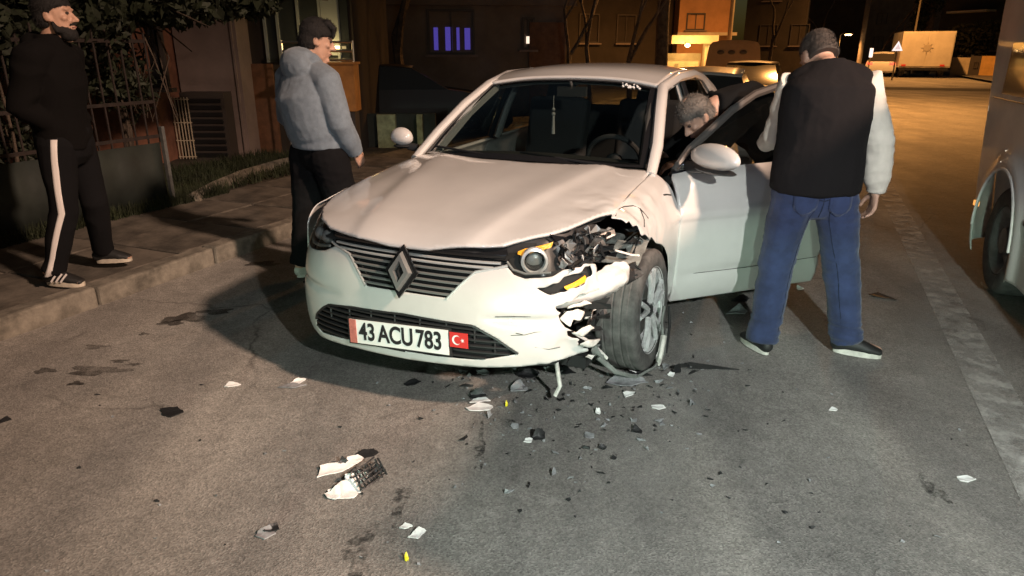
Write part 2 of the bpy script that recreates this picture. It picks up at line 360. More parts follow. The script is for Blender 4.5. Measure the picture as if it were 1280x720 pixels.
# --- front bumper skin
LOWG = [(-.60,.285),(-.565,.36),(-.50,.408),(-.45,.434),(-.29,.455),(-.016,.470),(.334,.465),(.438,.415),(.531,.353),(.366,.311),(.137,.296),(-.308,.283),(-.55,.262)]
FOG = [(.61,.632),(.70,.655),(.80,.676),(.90,.70),(.90,.655),(.80,.626),(.74,.612),(.66,.610)]
FOGR = [(-.72,.52),(-.80,.545),(-.84,.50),(-.83,.36),(-.75,.33),(-.73,.42)]
BUMP = [(-1.22,.31),(-1.0,.29),(-.85,.275),(-.70,.255),(-.58,.230),(-.30,.247),(0,.252),(.21,.265),(.363,.274),(.54,.292),(.66,.306),(.735,.317),
        (.80,.325),(.852,.330),(.848,.346),(.822,.350),(.828,.364),(.80,.372),(.792,.392),(.806,.402),(.768,.408),(.748,.420),(.742,.446),(.757,.452),(.728,.468),(.712,.49),(.706,.515),(.716,.524),(.694,.54),(.688,.556),(.73,.570),(.80,.582),(.93,.598),
        (.93,.705),(.80,.705),(.678,.681),(.56,.672),(.505,.688),(.475,.715),(.33,.692),(.275,.638),(.215,.572),(-.215,.568),(-.275,.634),(-.335,.688),(-.44,.712),
        (-.475,.695),(-.52,.676),(-.60,.664),(-.70,.655),(-.85,.662),(-1.0,.70),(-1.22,.76)]
def crumple(P, u, v):
    w = np.clip((u-.50)/.25, 0, 1)
    n1 = vnoise(P.reshape(-1,3), 9, 3.1).reshape(u.shape); n2 = vnoise(P.reshape(-1,3), 24, 1.7).reshape(u.shape)
    P = P.copy(); k = w**1.5
    P[..., 0] += k*(.018*n1+.006*n2); P[..., 1] += k*(.022*n1-.007*n2); P[..., 2] += k*(.012*n2)
    return P
V, Fc = trim(S_front, BUMP, [LOWG, FOG], .008, deform=crumple)
mk('front_bumper', V, Fc, 'paint', car, solid=.004)
V, Fc = trim(fshift(-.035), [(-1.1,.25),(.72,.28),(.70,.55),(.62,.80),(-.55,.80),(-.7,.66),(-1.1,.66)], [], .02)
mk('bumper_backing', V, Fc, 'matte', car)
# black sill strip inside the right-hand corner vent, and shut line above the lower grille
m = MB()
m.tube([S_front(np.array(u), np.array(z)) for u, z in [(-.97,.30),(-.88,.36),(-.84,.44)]], .012)
m.build('corner_vent', 'gloss', car)
m = MB(); m.tube([fshift(.001)(np.array(u), np.array(z)) for u, z in [(.43,.512),(.50,.517),(.58,.518),(.66,.522)]], .0018, 5); m.build('bumper_crack', 'matte', car)
for a in ([(.50,.437),(.56,.441),(.60,.452),(.64,.455)], [(.52,.448),(.55,.442)], [(.60,.385),(.66,.372),(.71,.378)]):
    m = MB(); m.tube([fshift(.0015)(np.array(u), np.array(z)) for u, z in a], .0018, 5); m.build('scratch', 'liner', car)
# --- lower grille
lg = mk('lower_grille', *trim(fshift(-.022), LOWG, [], .02), 'matte', car)
def half_at(poly, z):
    p = np.asarray(poly); xs = []
    for i in range(len(p)):
        a, b = p[i], p[(i+1) % len(p)]
        if (a[1]-z)*(b[1]-z) < 0: xs.append(a[0]+(b[0]-a[0])*(z-a[1])/(b[1]-a[1]))
    return (min(xs), max(xs)) if len(xs) > 1 else None
for z in (.292,.318,.345,.372,.399,.425,.447):
    h = half_at(LOWG, z)
    if h:
        us = np.linspace(h[0]+.005, h[1]-.005, 30)
        m = MB(); m.tube(fshift(-.006)(us, z+.006*us), .0065, 6, flat=1.6); m.build('grille_slat', 'blackp', lg)
for u in (-.44,-.31,-.18,-.05,.08,.21,.34,.43):
    z0, z1 = [(.40,.425),(.41,.448),(.42,.455),(.425,.462),(.43,.466),(.43,.464),(.42,.46),(.38,.415)][[-.44,-.31,-.18,-.05,.08,.21,.34,.43].index(u)]
    m = MB(); m.tube([fshift(-.003)(np.array(u), np.array(z)) for z in np.linspace(z0-.03, z1, 5)], .005, 5); m.build('grille_rib', 'blackp', lg)
us = np.linspace(-.58, .50, 40)
m = MB(); m.tube([fshift(.0)(np.array(u), np.array(np.interp(u, [-.6,-.565,-.5,-.45,-.29,0,.334,.438,.531],[.30,.358,.407,.434,.455,.470,.465,.415,.353]))) for u in np.linspace(-.585,.53,60)], .006, 6)
m.build('grille_frame', 'blackp', lg)
# --- upper grille: chrome slats on black, badge in the middle
ug = mk('upper_grille', *trim(fshift(-.02), [(-.47,.70),(-.33,.67),(-.21,.555),(.21,.555),(.33,.67),(.49,.70),(.46,.79),(.2,.79),(-.2,.78),(-.47,.78)], [], .02), 'gloss', car)
for i, z in enumerate((.585,.610,.635,.660,.685,.708,.728)):
    hw = np.interp(z, [.565,.635,.69,.712,.75], [.205,.268,.325,.43,.46])
    us = np.linspace(-hw, hw, 36)
    m = MB(); m.tube(fshift(-.004)(us, z+0*us), .0062, 6, flat=1.5); m.build('grille_slat', 'chrome' if i > 4 else 'satin', ug)
us = np.linspace(-.465, .465, 40)
m = MB(); m.tube(fshift(.002)(us, .757+.0*us), .013, 8, flat=.6); m.build('grille_top_strip', 'gloss', ug)
for sg in (-1, 1):
    pts = [(.21,.568),(.272,.636),(.332,.690),(.44,.713),(.475,.722)]
    m = MB(); m.tube([fshift(.001)(np.array(sg*u), np.array(z)) for u, z in pts], .006, 6); m.build('grille_rim', 'chrome', ug)
bd = empty('emblem'); bd.parent = car; bd.location = (.915, -.005, .668); bd.rotation_euler = (0, R(-14), 0)
def rhomb(w, h): return [(0,-h),(w,0),(0,h),(-w,0)]
m = MB()
o1, o2 = rhomb(.058,.088), rhomb(.028,.048)
V = [(0.0, a, b) for a, b in o1] + [(.022, a*.86, b*.88) for a, b in o1] + [(.022, a, b) for a, b in o2] + [(0.0, a, b) for a, b in o2]
Fq = []
for i in range(4):
    j = (i+1) % 4; Fq += [(i, j, 4+j, 4+i), (4+i, 4+j, 8+j, 8+i), (8+i, 8+j, 12+j, 12+i)]
m.add(V, Fq).build('emblem_frame', 'satin', bd, smooth=False)
m = MB(); m.prism([(a*1.25, b*1.2) for a, b in rhomb(.066,.098)], -.012, -.002, lambda a, b, y: (y, a, b)); m.build('emblem_plate', 'gloss', bd, smooth=False)
# --- number plate
def lettering(name, text, size, mat, parent, loc, rot, sx=1.0, ext=.0008, bold=0.0):
    cu = bpy.data.curves.new(name, 'FONT'); cu.body = text; cu.size = size; cu.extrude = ext; cu.align_x = 'CENTER'; cu.align_y = 'CENTER'; cu.offset = bold
    t = bpy.data.objects.new(name+'_tmp', cu); COL.objects.link(t)
    dg = bpy.context.evaluated_depsgraph_get(); me = bpy.data.meshes.new_from_object(t.evaluated_get(dg)); bpy.data.objects.remove(t)
    me.name = name; me.materials.clear(); me.materials.append(M[mat])
    o = bpy.data.objects.new(name, me); COL.objects.link(o); o.parent = parent; o.location = loc; o.rotation_euler = rot; o.scale = (sx, 1, 1)
    return o
PR = (R(90), 0, R(90))
pl = empty('licence_plate'); pl.parent = car; pl.location = (.928, -.03, .366); pl.rotation_euler = (R(3.4), R(-4), 0)
MB().box((-.004, 0, 0), (.006, .545, .128)).build('plate_holder', 'blackp', pl, smooth=False)
MB().box((.002, 0, 0), (.004, .52, .112)).build('plate_sheet', 'plate', pl, smooth=False)
MB().box((.0045, -.241, 0), (.002, .038, .112)).build('country_strip', 'redfade', pl, smooth=False)
lettering('plate_lettering', '43', .112, 'ink', pl, (.0052, -.163, -.001), PR, .80, bold=.0028)
lettering('plate_lettering', 'ACU', .112, 'ink', pl, (.0052, -.010, -.001), PR, .80, bold=.0028)
lettering('plate_lettering', '783', .112, 'ink', pl, (.0052, .163, -.001), PR, .80, bold=.0028)
fl = MB().box((.004, .312, .018), (.003, .088, .066)).build('flag_badge', 'red', pl, smooth=False)
V = []; n = 20
for k in range(n+1):
    a = R(42) + (2*math.pi-R(84))*k/n; V.append((.0060, .302+.0215*math.cos(a), .018+.0215*math.sin(a)))
for k in range(n, -1, -1):
    a = R(52) + (2*math.pi-R(104))*k/n; V.append((.0060, .3075+.0172*math.cos(a), .018+.0172*math.sin(a)))
mk('crescent', V, [(i, i+1, 2*n-i, 2*n+1-i) for i in range(n)], 'white', pl, False)
V = [(.0060, .331+(.0105 if k % 2 == 0 else .0042)*math.cos(math.pi+math.pi*k/5), .018+(.0105 if k % 2 == 0 else .0042)*math.sin(math.pi+math.pi*k/5)) for k in range(10)]
mk('star', V, [tuple(range(10))], 'white', pl, False)
# --- bonnet
HOOD = [(.80,-.47),(.73,-.57),(.61,-.66),(.45,-.722),(.21,-.752),(-.14,-.765),(-.40,-.752),(-.395,-.66),(-.31,-.45),(-.25,-.2),(-.235,.1),(-.28,.40),(-.35,.62),(-.44,.735),
        (-.14,.757),(.10,.757),(.279,.752),(.36,.715),(.434,.690),(.54,.64),(.635,.580),(.72,.49),(.782,.422),(.83,.28),(.862,.10),(.865,-.1),(.855,-.27)]
def dent(P, u, v):
    w = np.exp(-((u-.32)/.28)**2-((v-.72)/.16)**2); P = P.copy()
    n1 = vnoise(P.reshape(-1,3), 7, .4).reshape(u.shape); n2 = vnoise(P.reshape(-1,3), 20, 5.).reshape(u.shape)
    P[..., 2] += w*(.009*n1+.003*n2+.004); P[..., 0] += w*.006*n2
    P[..., 2] += .0022*vnoise(P.reshape(-1,3), 3.2, 9.).reshape(u.shape)*np.clip((u+.4)/.5, 0, 1)
    return P
V, Fc = trim(S_hood, HOOD, [], .012, deform=dent)
mk('bonnet', V, Fc, 'paint', car, solid=.012)
V, Fc = trim(lambda a, b: S_hood(a, b)-np.array([0,0,.05]), [(.80,-.5),(.5,-.7),(-.5,-.74),(-.5,.74),(.3,.70),(.6,.55),(.8,.45),(.84,0)], [], .04)
mk('engine_bay', V, Fc, 'matte', car)
# cowl under the windscreen, two wiper arms
CT = [[(-.50,-.73,.945),(-.40,-.45,.972),(-.32,0,.985),(-.40,.45,.972),(-.50,.73,.945)], [(-.30,-.72,.93),(-.22,-.45,.945),(-.16,0,.95),(-.22,.45,.945),(-.30,.72,.93)]]
mk('cowl', *patch(CT, 4, 24), 'matte', car)
for y0, y1 in ((-.05, -.60), (.50, -.02)):
    m = MB(); m.tube([(-.30+.0*abs(y0), y0, .985), (-.38-.05*abs(y1), y1, 1.015)], .007, 6); m.build('wiper', 'blackp', car)
# --- headlights
HLR = [(-.445,.735),(-.50,.772),(-.60,.805),(-.70,.812),(-.80,.812),(-.95,.812),(-.93,.74),(-.86,.685),(-.78,.665),(-.70,.658),(-.60,.668),(-.52,.680)]
hr = mk('headlight', *trim(fshift(-.03), HLR, [], .012), 'gloss', car); hr['label'] = 'unbroken headlight'
mk('lens', *trim(fshift(.001), HLR, [], .012), 'lens', hr)
for u in (-.56,-.66):
    c = fshift(-.02)(np.array(u), np.array(.73)); m = MB(); m.ball(c, (.03,.034,.034)); m.build('projector', 'satin', hr)
m = MB(); m.tube([fshift(-.008)(np.array(u), np.array(z)) for u, z in [(-.50,.70),(-.60,.685),(-.70,.68),(-.80,.69),(-.86,.72)]], .008, 6); m.build('daylight_strip', 'satin', hr)
HLL = [(.440,.740),(.47,.765),(.52,.790),(.62,.803),(.70,.812),(.725,.79),(.71,.76),(.735,.735),(.715,.71),(.728,.69),(.678,.684),(.56,.680),(.50,.70)]
hl = mk('headlight', *trim(fshift(-.045), [(.44,.735),(.52,.80),(.70,.82),(.95,.835),(1.12,.83),(1.05,.75),(.92,.70),(.70,.68),(.52,.675)], [], .012, deform=crumple), 'blackp', car); hl['label'] = 'shattered headlight'
mk('lens', *trim(fshift(.000), HLL, [], .01), 'lens', hl)
c = S_front(np.array(.605), np.array(.735)); pj = empty('projector'); pj.parent = hl; pj.location = (c[0]-.02, c[1]-.012, c[2]); pj.rotation_euler = (0, 0, R(-62))
pm = MB(); pm.lathe([(.056,-.02),(.061,-.004),(.057,.012),(.047,.016),(.042,.006),(.042,-.01)], 28); o = pm.build('projector', 'chrome', hl); o.location = pj.location; o.rotation_euler = pj.rotation_euler
pm = MB(); pm.ball((0,0,0), (.037,.020,.037), 20, 10); g = pm.build('projector_ball', M['lens'], hl); g.location = pj.location; g.rotation_euler = pj.rotation_euler
pm = MB(); pm.ball((0,-.012,0), (.033,.012,.033), 20, 10); g = pm.build('reflector', 'satin', hl); g.location = pj.location; g.rotation_euler = pj.rotation_euler
bpy.data.objects.remove(pj)
mk('turn_signal', *trim(fshift(-.012), [(.50,.768),(.56,.785),(.66,.798),(.715,.806),(.70,.786),(.62,.775),(.54,.758)], [], .01), 'amber', hl)
m = MB(); m.tube([fshift(-.006)(np.array(u), np.array(z)) for u, z in [(.47,.735),(.50,.705),(.56,.69),(.68,.692)]], .006, 6); m.build('daylight_strip', 'satin', hl)
def shard_mesh(r, n=6, thick=.004, bend=.3, el=1.0, rg=None):
    rg = rg or rng
    a = np.sort(rg.uniform(0, 2*math.pi, n)); rad = r*rg.uniform(.45, 1.1, n)
    P = np.stack([np.cos(a)*rad*el, np.sin(a)*rad, 0*a], 1); P = np.vstack([[0,0,rg.uniform(-.1,.25)*r*bend*2], P]); P[1:, 2] += rg.uniform(-1, 1, n)*r*bend
    V = np.vstack([P, P-[0,0,thick]]); k = n+1
    Fq = [(0, 1+i, 1+(i+1) % n) for i in range(n)] + [(k, k+1+(i+1) % n, k+1+i) for i in range(n)] + [(1+i, k+1+i, k+1+(i+1) % n, 1+(i+1) % n) for i in range(n)]
    return V, Fq
def rotm(rg): return np.array(Matrix.Rotation(rg.uniform(0,6.28),3,'Z') @ Matrix.Rotation(rg.uniform(0,6.28),3,'X') @ Matrix.Rotation(rg.uniform(0,6.28),3,'Y'))
rg = np.random.default_rng(21)
for i in range(64):                                     # splintered lamp innards
    u = rg.uniform(.74, 1.10); z = rg.uniform(.70, .825); c = fshift(float(rg.uniform(-.05, .012)))(np.array(u), np.array(z))
    V, Fq = shard_mesh(rg.uniform(.010,.034), 6, .003, .6, rg.uniform(1,2.6), rg)
    mk('splinter', V @ rotm(rg).T + c, Fq, ['gloss','satin','blackp','gloss','lens','blackp','paint_in','gloss','matte','metal'][i % 10], hl, smooth=False)
mk('fog_light', *trim(fshift(-.03), [(.58,.60),(.95,.60),(.95,.71),(.58,.68)], [], .02), 'matte', car)
mk('indicator_strip', *trim(fshift(-.006), [(.735,.632),(.79,.645),(.862,.666),(.862,.640),(.80,.626),(.75,.618)], [], .008), 'amber', car)
# torn corner of the bumper, folded out over the tyre
FL0 = [[(.70,.585,.555),(.64,.66,.548),(.55,.735,.545),(.455,.80,.560),(.40,.845,.585)],
      [(.715,.595,.60),(.655,.68,.590),(.575,.765,.590),(.47,.842,.605),(.385,.880,.630)],
      [(.70,.60,.640),(.64,.69,.645),(.56,.77,.655),(.45,.850,.675),(.37,.885,.680)],
      [(.66,.61,.645),(.585,.70,.655),(.51,.77,.685),(.42,.835,.715),(.365,.865,.705)]]
V, Fc = patch(np.asarray(FL0)+np.array([.03,-.02,-.030]), 26, 44); n1 = vnoise(V, 16, 2.); n2 = vnoise(V, 40, 7.)
w = np.clip((.62-V[:, 0])/.2, 0, 1)[:, None]; V = V + w*np.stack([.022*n1+.008*n2, .02*n1, .014*n2+.012*n1], 1)
mk('torn_bumper_corner', V, Fc, 'paint', car, solid=.004)
rg = np.random.default_rng(5)
for i in range(46):                                     # broken plastic hanging between bumper and tyre
    t = rg.uniform(0, 1); c = np.array([.62-.20*rg.uniform(0,1), .66+.12*rg.uniform(-.8,1), .26+.30*t])
    V, Fq = shard_mesh(rg.uniform(.012,.042), 7, .003, .6, rg.uniform(1,2.8), rg)
    mk('broken_plastic', V @ rotm(rg).T + c, Fq, ['blackp','paint_in','matte','blackp','liner'][i % 5], car, smooth=False)
for P, r in (([(.62,.60,.30),(.60,.61,.18),(.59,.62,.10),(.60,.60,.05)], .010), ([(.55,.66,.36),(.50,.74,.30),(.46,.80,.22)], .008), ([(.42,.80,.73),(.36,.86,.70),(.32,.885,.69)], .005)):
    m = MB(); m.tube(P, r, 6); m.build('dangling_strip', 'paint_in', car)
for pts, d_, sh in (([(.70,.50),(.735,.53),(.79,.535),(.83,.515),(.80,.49),(.765,.492),(.74,.47)], -.004, (.0,.01,.0)), ([(.755,.445),(.80,.455),(.85,.462),(.885,.435),(.84,.425),(.81,.41),(.78,.425)], .004, (.0,.0,-.004)), ([(.79,.39),(.83,.405),(.90,.40),(.875,.375),(.83,.37)], .008, (.01,.01,-.006)), ([(.70,.545),(.76,.56),(.83,.568),(.86,.55),(.79,.545)], .006, (0,.01,0))):
    V, Fc = trim(fshift(d_), pts, [], .008, deform=crumple); mk('torn_bumper_skin', V+np.array(sh), Fc, 'paint_in', car, solid=.004)
# --- front wings
ARCHR = [( .37*math.cos(R(a)), .33+.37*math.sin(R(a))) for a in range(-25, 206, 11)]
def zt(z): return float(np.interp(z, [.17,.26,.43,.60,.735,.80,.9,.99], [0,.15,.35,.55,.72,.80,.91,1.0]))
WR = [(.56,.40),(.55,.70),(.46,.97),(.25,.995),(-.14,.997),(-.52,.997),(-.52,.04),(-.34,.04)] + [(a, zt(b)) for a, b in reversed(ARCHR) if a > -.345] + [(.37,.15)]
V, Fc = trim(lambda X, t: S_side(X, t, -1), WR, [], .014, .86); mk('front_wing', V, Fc, 'paint', car, solid=.004)
WL = [(.325,.965),(.28,.992),(.10,.995),(-.14,.996),(-.50,.996),(-.505,.04),(-.345,.035),(-.335,.17),(-.295,.37),(-.235,.48),(-.165,.555),(-.06,.615),(.02,.645),(.075,.70),(.11,.69),(.16,.735),
      (.20,.74),(.215,.80),(.262,.81),(.27,.86),(.30,.845),(.30,.90)]
def wingdent(P, u, v):
    w = np.clip((u+.25)/.4, 0, 1)*np.clip((v-.35)/.3, 0, 1); P = P.copy(); n1 = vnoise(P.reshape(-1,3), 8, 4.).reshape(u.shape); n2 = vnoise(P.reshape(-1,3), 22, 6.).reshape(u.shape)
    P[..., 1] += w*(.020*n1+.006*n2-.008); P[..., 2] += w*.010*n1; return P
V, Fc = trim(lambda X, t: S_side(X, t, 1), WL, [], .010, .86, deform=wingdent)
o = mk('front_wing', V, Fc, 'paint', car, solid=.004); o['label'] = 'buckled wing with torn edge'
for pts, r in (([(.30,.955),(.22,.975),(.16,.955),(.11,.91),(.085,.86),(.05,.79)], .0055), ([(.085,.86),(.10,.80),(.14,.77)], .006), ([(-.43,.80),(-.36,.815),(-.30,.825)], .006)):
    P = S_side(np.array([p[0] for p in pts]), np.array([p[1] for p in pts]), 1); P = wingdent(P[:, None], np.array([p[0] for p in pts])[:, None], np.array([p[1] for p in pts])[:, None])[:, 0]
    m = MB(); m.tube(P+[0,.003,0], r, 6, flat=.5); m.build('crease_tear', 'matte', car)
# wheel-arch liner (grey plastic) showing above the left tyre
V = []; n = 22
for k in range(n+1):
    a = R(48+157*k/n); r = .355+.012*math.sin(9*a)
    for y in (.52, .66, .78, .865): V.append((r*math.cos(a), y, .335+r*math.sin(a)+.01*math.sin(23*a+y*9)))
mk('wheel_arch_liner', V, grid_faces(n+1, 4), 'liner', car, solid=.006)
V2 = [(x, -y, z) for x, y, z in V]; mk('wheel_arch_liner', V2, grid_faces(n+1, 4), 'matte', car)
rg = np.random.default_rng(11)
for i in range(16):
    a = R(rg.uniform(35, 95)); c = np.array([.37*math.cos(a)+rg.uniform(0,.06), .84+rg.uniform(-.06,.03), .35+.40*math.sin(a)+rg.uniform(-.03,.04)])
    V, Fq = shard_mesh(rg.uniform(.02,.055), 6, .003, .4, 1.6, rg); mk('torn_liner', V @ rotm(rg).T + c, Fq, 'liner' if i % 2 else 'blackp', car, smooth=False)
# --- wheels
def make_wheel(first=True):
    w = empty('wheel')
    m = MB(); m.lathe([(.215,-.098),(.245,-.106),(.285,-.106),(.306,-.098),(.3135,-.085),(.315,-.06),(.310,-.056),(.310,-.051),(.315,-.047),(.315,-.018),(.310,-.014),(.310,-.009),(.315,-.005),(.315,.024),(.310,.028),(.310,.033),(.315,.037),(.315,.060),(.310,.064),(.310,.069),(.3135,.085),(.306,.098),(.285,.106),(.245,.106),(.222,.100),(.214,.090)], 64)
    m.build('tyre', 'tyre', w, sharp=50)
    m = MB(); m.lathe([(.222,.100),(.226,.103),(.222,.098),(.205,.088),(.20,.02),(.195,-.09)], 48); rim = m.build('rim', 'rim', w)
    m = MB(); m.lathe([(.0,.045),(.135,.045),(.140,.04),(.14,.02)], 32); m.build('brake_disc', 'disc', w)
    for k in range(5):
        a = 2*math.pi*k/5+.3
        for s in (-1, 1):
            b = a+s*.17; p0 = Vector((math.cos(a+s*.10)*.045, .086, math.sin(a+s*.10)*.045)); p1 = Vector((math.cos(b)*.214, .094, math.sin(b)*.214)); pm_ = (p0+p1)/2+Vector((0,.006,0))
            m = MB(); m.tube([p0, pm_, p1], [.016,.013,.014], 6, side=(0,1,0)); m.build('spoke', 'rim', w)
    m = MB(); m.lathe([(0,.098),(.026,.098),(.034,.092),(.05,.082),(.05,.05)], 24); m.build('hub_cap', 'rimdark', w)
    for k in range(5):
        a = 2*math.pi*k/5; m = MB(); m.ball((.04*math.cos(a), .09, .04*math.sin(a)), .009, 6, 5); m.build('wheel_nut', 'satin', w)
    return w
wh = make_wheel(); wh.parent = car; wh.location = (.005, .795, .313); wh.rotation_euler = (R(3), 0, R(-2)); wh['label'] = 'front wheel under the smashed corner'
def copy_part(o, parent):
    c = o.copy(); COL.objects.link(c); c.parent = parent
    for ch in list(o.children): copy_part(ch, c)
    return c
for x, y, rz in ((0, -.795, math.pi), (-2.71, .795, 0), (-2.71, -.795, math.pi)):
    w2 = copy_part(wh, car); w2.location = (x, y, .315); w2.rotation_euler = (0, 0, rz); w2['label'] = 'undamaged wheel'
# bits round the left tyre: bent arm, smashed strip lying against the rim
m = MB(); m.tube([(.10,.60,.16),(.05,.72,.14),(.0,.80,.10)], .02, 8); m.build('suspension_arm', 'metal', car)
for P, r, mt in (([(.34,.72,.16),(.30,.80,.08),(.20,.88,.022),(.05,.93,.018),(-.10,.95,.03),(-.16,.94,.16)], .013, 'liner'), ([(-.05,.93,.02),(-.06,.95,.12),(-.08,.93,.24),(-.12,.93,.30)], .012, 'liner'),
                 ([(-.02,.94,.02),(.0,.95,.06),(-.06,.95,.16)], .022, 'paint_in'), ([(-.16,.95,.02),(-.20,.95,.16),(-.24,.93,.26)], .012, 'blackp')):
    m = MB(); m.tube(P, r, 6, flat=.6); m.build('dangling_strip', mt, car)
# --- cabin: screen, roof, pillars, rear body
WS = [[(-.46,-.70,.955),(-.33,-.40,.972),(-.27,0,.98),(-.33,.40,.972),(-.46,.70,.955)],
      [(-.80,-.645,1.165),(-.735,-.36,1.20),(-.705,0,1.215),(-.735,.36,1.20),(-.80,.645,1.165)],
      [(-1.15,-.575,1.345),(-1.20,-.33,1.378),(-1.22,0,1.388),(-1.20,.33,1.378),(-1.15,.575,1.345)]]
ws = mk('windscreen', *patch(WS, 16, 30), 'glass', car)
def wsp(u, v, d=0.006):
    C = np.asarray(WS, float); A = np.array([herm(np.arange(5), C[i], np.array([u]))[0] for i in range(3)]); p = herm(np.arange(3), A, np.array([v]))[0]
    return p + np.array([.5, 0, .86])*d
for a, b, wd in (((0,0),(0,2),.028),((4,0),(4,2),.028),((0,2),(4,2),.022),((0,0),(4,0),.035)):
    k = 18; pts = [wsp(a[0]+(b[0]-a[0])*i/k, a[1]+(b[1]-a[1])*i/k) for i in range(k+1)]
    m = MB(); m.tube(pts, wd, 6, side=(.5,0,.86), flat=1); m = MB()
    cen = np.array([-.75, 0, 1.18]); V = []
    for p in pts: q = p+(cen-p)/np.linalg.norm(cen-p)*wd*1.7; q = q + np.array([.5,0,.86])*.002; V += [tuple(p), tuple(q)]
    m.add(V, [(2*i, 2*i+1, 2*i+3, 2*i+2) for i in range(k)]); m.build('screen_border', 'gloss', ws)
rg = np.random.default_rng(3); m = MB()
for i in range(16): 
    p = wsp(3.05+.5*rg.uniform(0,1), 1.90+.05*rg.uniform(-1,1), .004); m.box(p, (.004, .016*rg.uniform(.4,1), .012*rg.uniform(.4,1)), rx=rg.uniform(-1,1), ry=R(-30))
m.build('sticker', 'white', ws)
RF = [[(-1.155,-.585,1.343),(-1.205,-.33,1.377),(-1.225,0,1.387),(-1.205,.33,1.377),(-1.155,.585,1.343)],
      [(-1.50,-.60,1.405),(-1.50,-.33,1.437),(-1.50,0,1.447),(-1.50,.33,1.437),(-1.50,.60,1.405)],
      [(-2.0,-.605,1.415),(-2.0,-.33,1.452),(-2.0,0,1.462),(-2.0,.33,1.452),(-2.0,.605,1.415)],
      [(-2.45,-.58,1.385),(-2.45,-.33,1.425),(-2.45,0,1.436),(-2.45,.33,1.425),(-2.45,.58,1.385)],
      [(-2.75,-.54,1.32),(-2.78,-.33,1.362),(-2.79,0,1.374),(-2.78,.33,1.362),(-2.75,.54,1.32)]]
mk('roof', *patch(RF, 36, 30), 'paint', car, solid=.02)
for sg in (-1, 1):
    P = [(-.40,sg*.745,.93),(-.62,sg*.72,1.06),(-.90,sg*.66,1.225),(-1.16,sg*.605,1.345),(-1.50,sg*.622,1.40),(-2.0,sg*.625,1.41),(-2.45,sg*.60,1.375),(-2.8,sg*.60,1.28),(-3.12,sg*.66,1.06),(-3.25,sg*.70,.985)]
    m = MB(); m.tube(P, [.026,.030,.032,.032,.032,.032,.036,.06,.09,.09], 10, side=(0,.45*sg,.9), flat=1.15); m.build('pillar', 'paint', car)
    Q = [(-1.55,sg*.79,.94),(-1.60,sg*.72,1.17),(-1.64,sg*.62,1.395)]
    m = MB(); m.tube(Q, [.05,.045,.04], 8, side=(1,0,0), flat=.4); m.build('door_pillar', 'gloss', car)
    m = MB(); m.tube([(a-.01,b*.93,c_+.0) for a, b, c_ in Q], [.05,.05,.045], 8, side=(1,0,0), flat=.4); m.build('pillar_trim', 'trim', car)
    V, Fc = trim(lambda X, t: S_side(X, t, sg), [(-1.585,.05),(-1.585,.998),(-2.60,.998),(-2.62,.75),(-2.42,.62),(-2.32,.4),(-2.30,.05)], [], .03, .8); rd = mk('rear_door', V, Fc, 'paint', car, solid=.01)
    MB().box((-2.35, sg*.905, .83), (.16, .025, .03)).build('handle', 'paint', rd)
    arc = [(-2.71+.37*math.cos(R(a)), zt(.33+.37*math.sin(R(a)))) for a in range(205, -26, -11)]
    V, Fc = trim(lambda X, t: S_side(X, t, sg), [(-2.32,.03),(-2.305,.4),(-2.43,.62),(-2.63,.75),(-2.615,.998),(-3.25,.998),(-3.60,.96),(-3.66,.6),(-3.62,.1),(-3.10,.05)] + [p for p in reversed(arc) if p[1] > .05], [], .03, .8)
    mk('rear_wing', V, Fc, 'paint', car, solid=.006)
    mk('side_glass', *patch([[(-1.62,sg*.80,.955),(-2.2,sg*.80,.965),(-2.9,sg*.775,1.0)],[(-1.66,sg*.70,1.22),(-2.2,sg*.70,1.23),(-2.75,sg*.68,1.18)],[(-1.69,sg*.625,1.385),(-2.2,sg*.625,1.385),(-2.6,sg*.60,1.33)]], 6, 10), 'sideglass', car)
    m = MB(); m.box((-1.45, sg*.83, .205), (1.9, .06, .07)); m.build('sill', 'paint', car)
    # rear lamp
    m = MB(); m.box((-3.60, sg*.62, .86), (.10, .34, .13), rz=-sg*.35); m.build('tail_lamp', 'red', car)
mk('rear_screen', *patch([[(-2.77,-.55,1.315),(-2.80,0,1.365),(-2.77,.55,1.315)],[(-3.20,-.64,1.03),(-3.28,0,1.06),(-3.20,.64,1.03)]], 6, 12), 'sideglass', car)
mk('boot_lid', *patch([[(-3.20,-.66,1.02),(-3.27,0,1.055),(-3.20,.66,1.02)],[(-3.58,-.66,1.015),(-3.66,0,1.05),(-3.58,.66,1.015)],[(-3.64,-.64,.80),(-3.72,0,.82),(-3.64,.64,.80)],[(-3.64,-.64,.62),(-3.70,0,.62),(-3.64,.64,.62)]], 14, 16), 'paint', car, solid=.01)
mk('rear_bumper', *patch([[(-3.10,-.88,.66),(-3.60,-.74,.66),(-3.71,0,.66),(-3.60,.74,.66),(-3.10,.88,.66)],[(-3.10,-.88,.42),(-3.63,-.75,.42),(-3.75,0,.42),(-3.63,.75,.42),(-3.10,.88,.42)],[(-3.10,-.84,.24),(-3.58,-.70,.24),(-3.68,0,.24),(-3.58,.70,.24),(-3.10,.84,.24)]], 8, 24), 'paint', car, solid=.006)
MB().box((-1.45, 0, .22), (4.0, 1.45, .06)).build('floor_pan', 'matte', car)
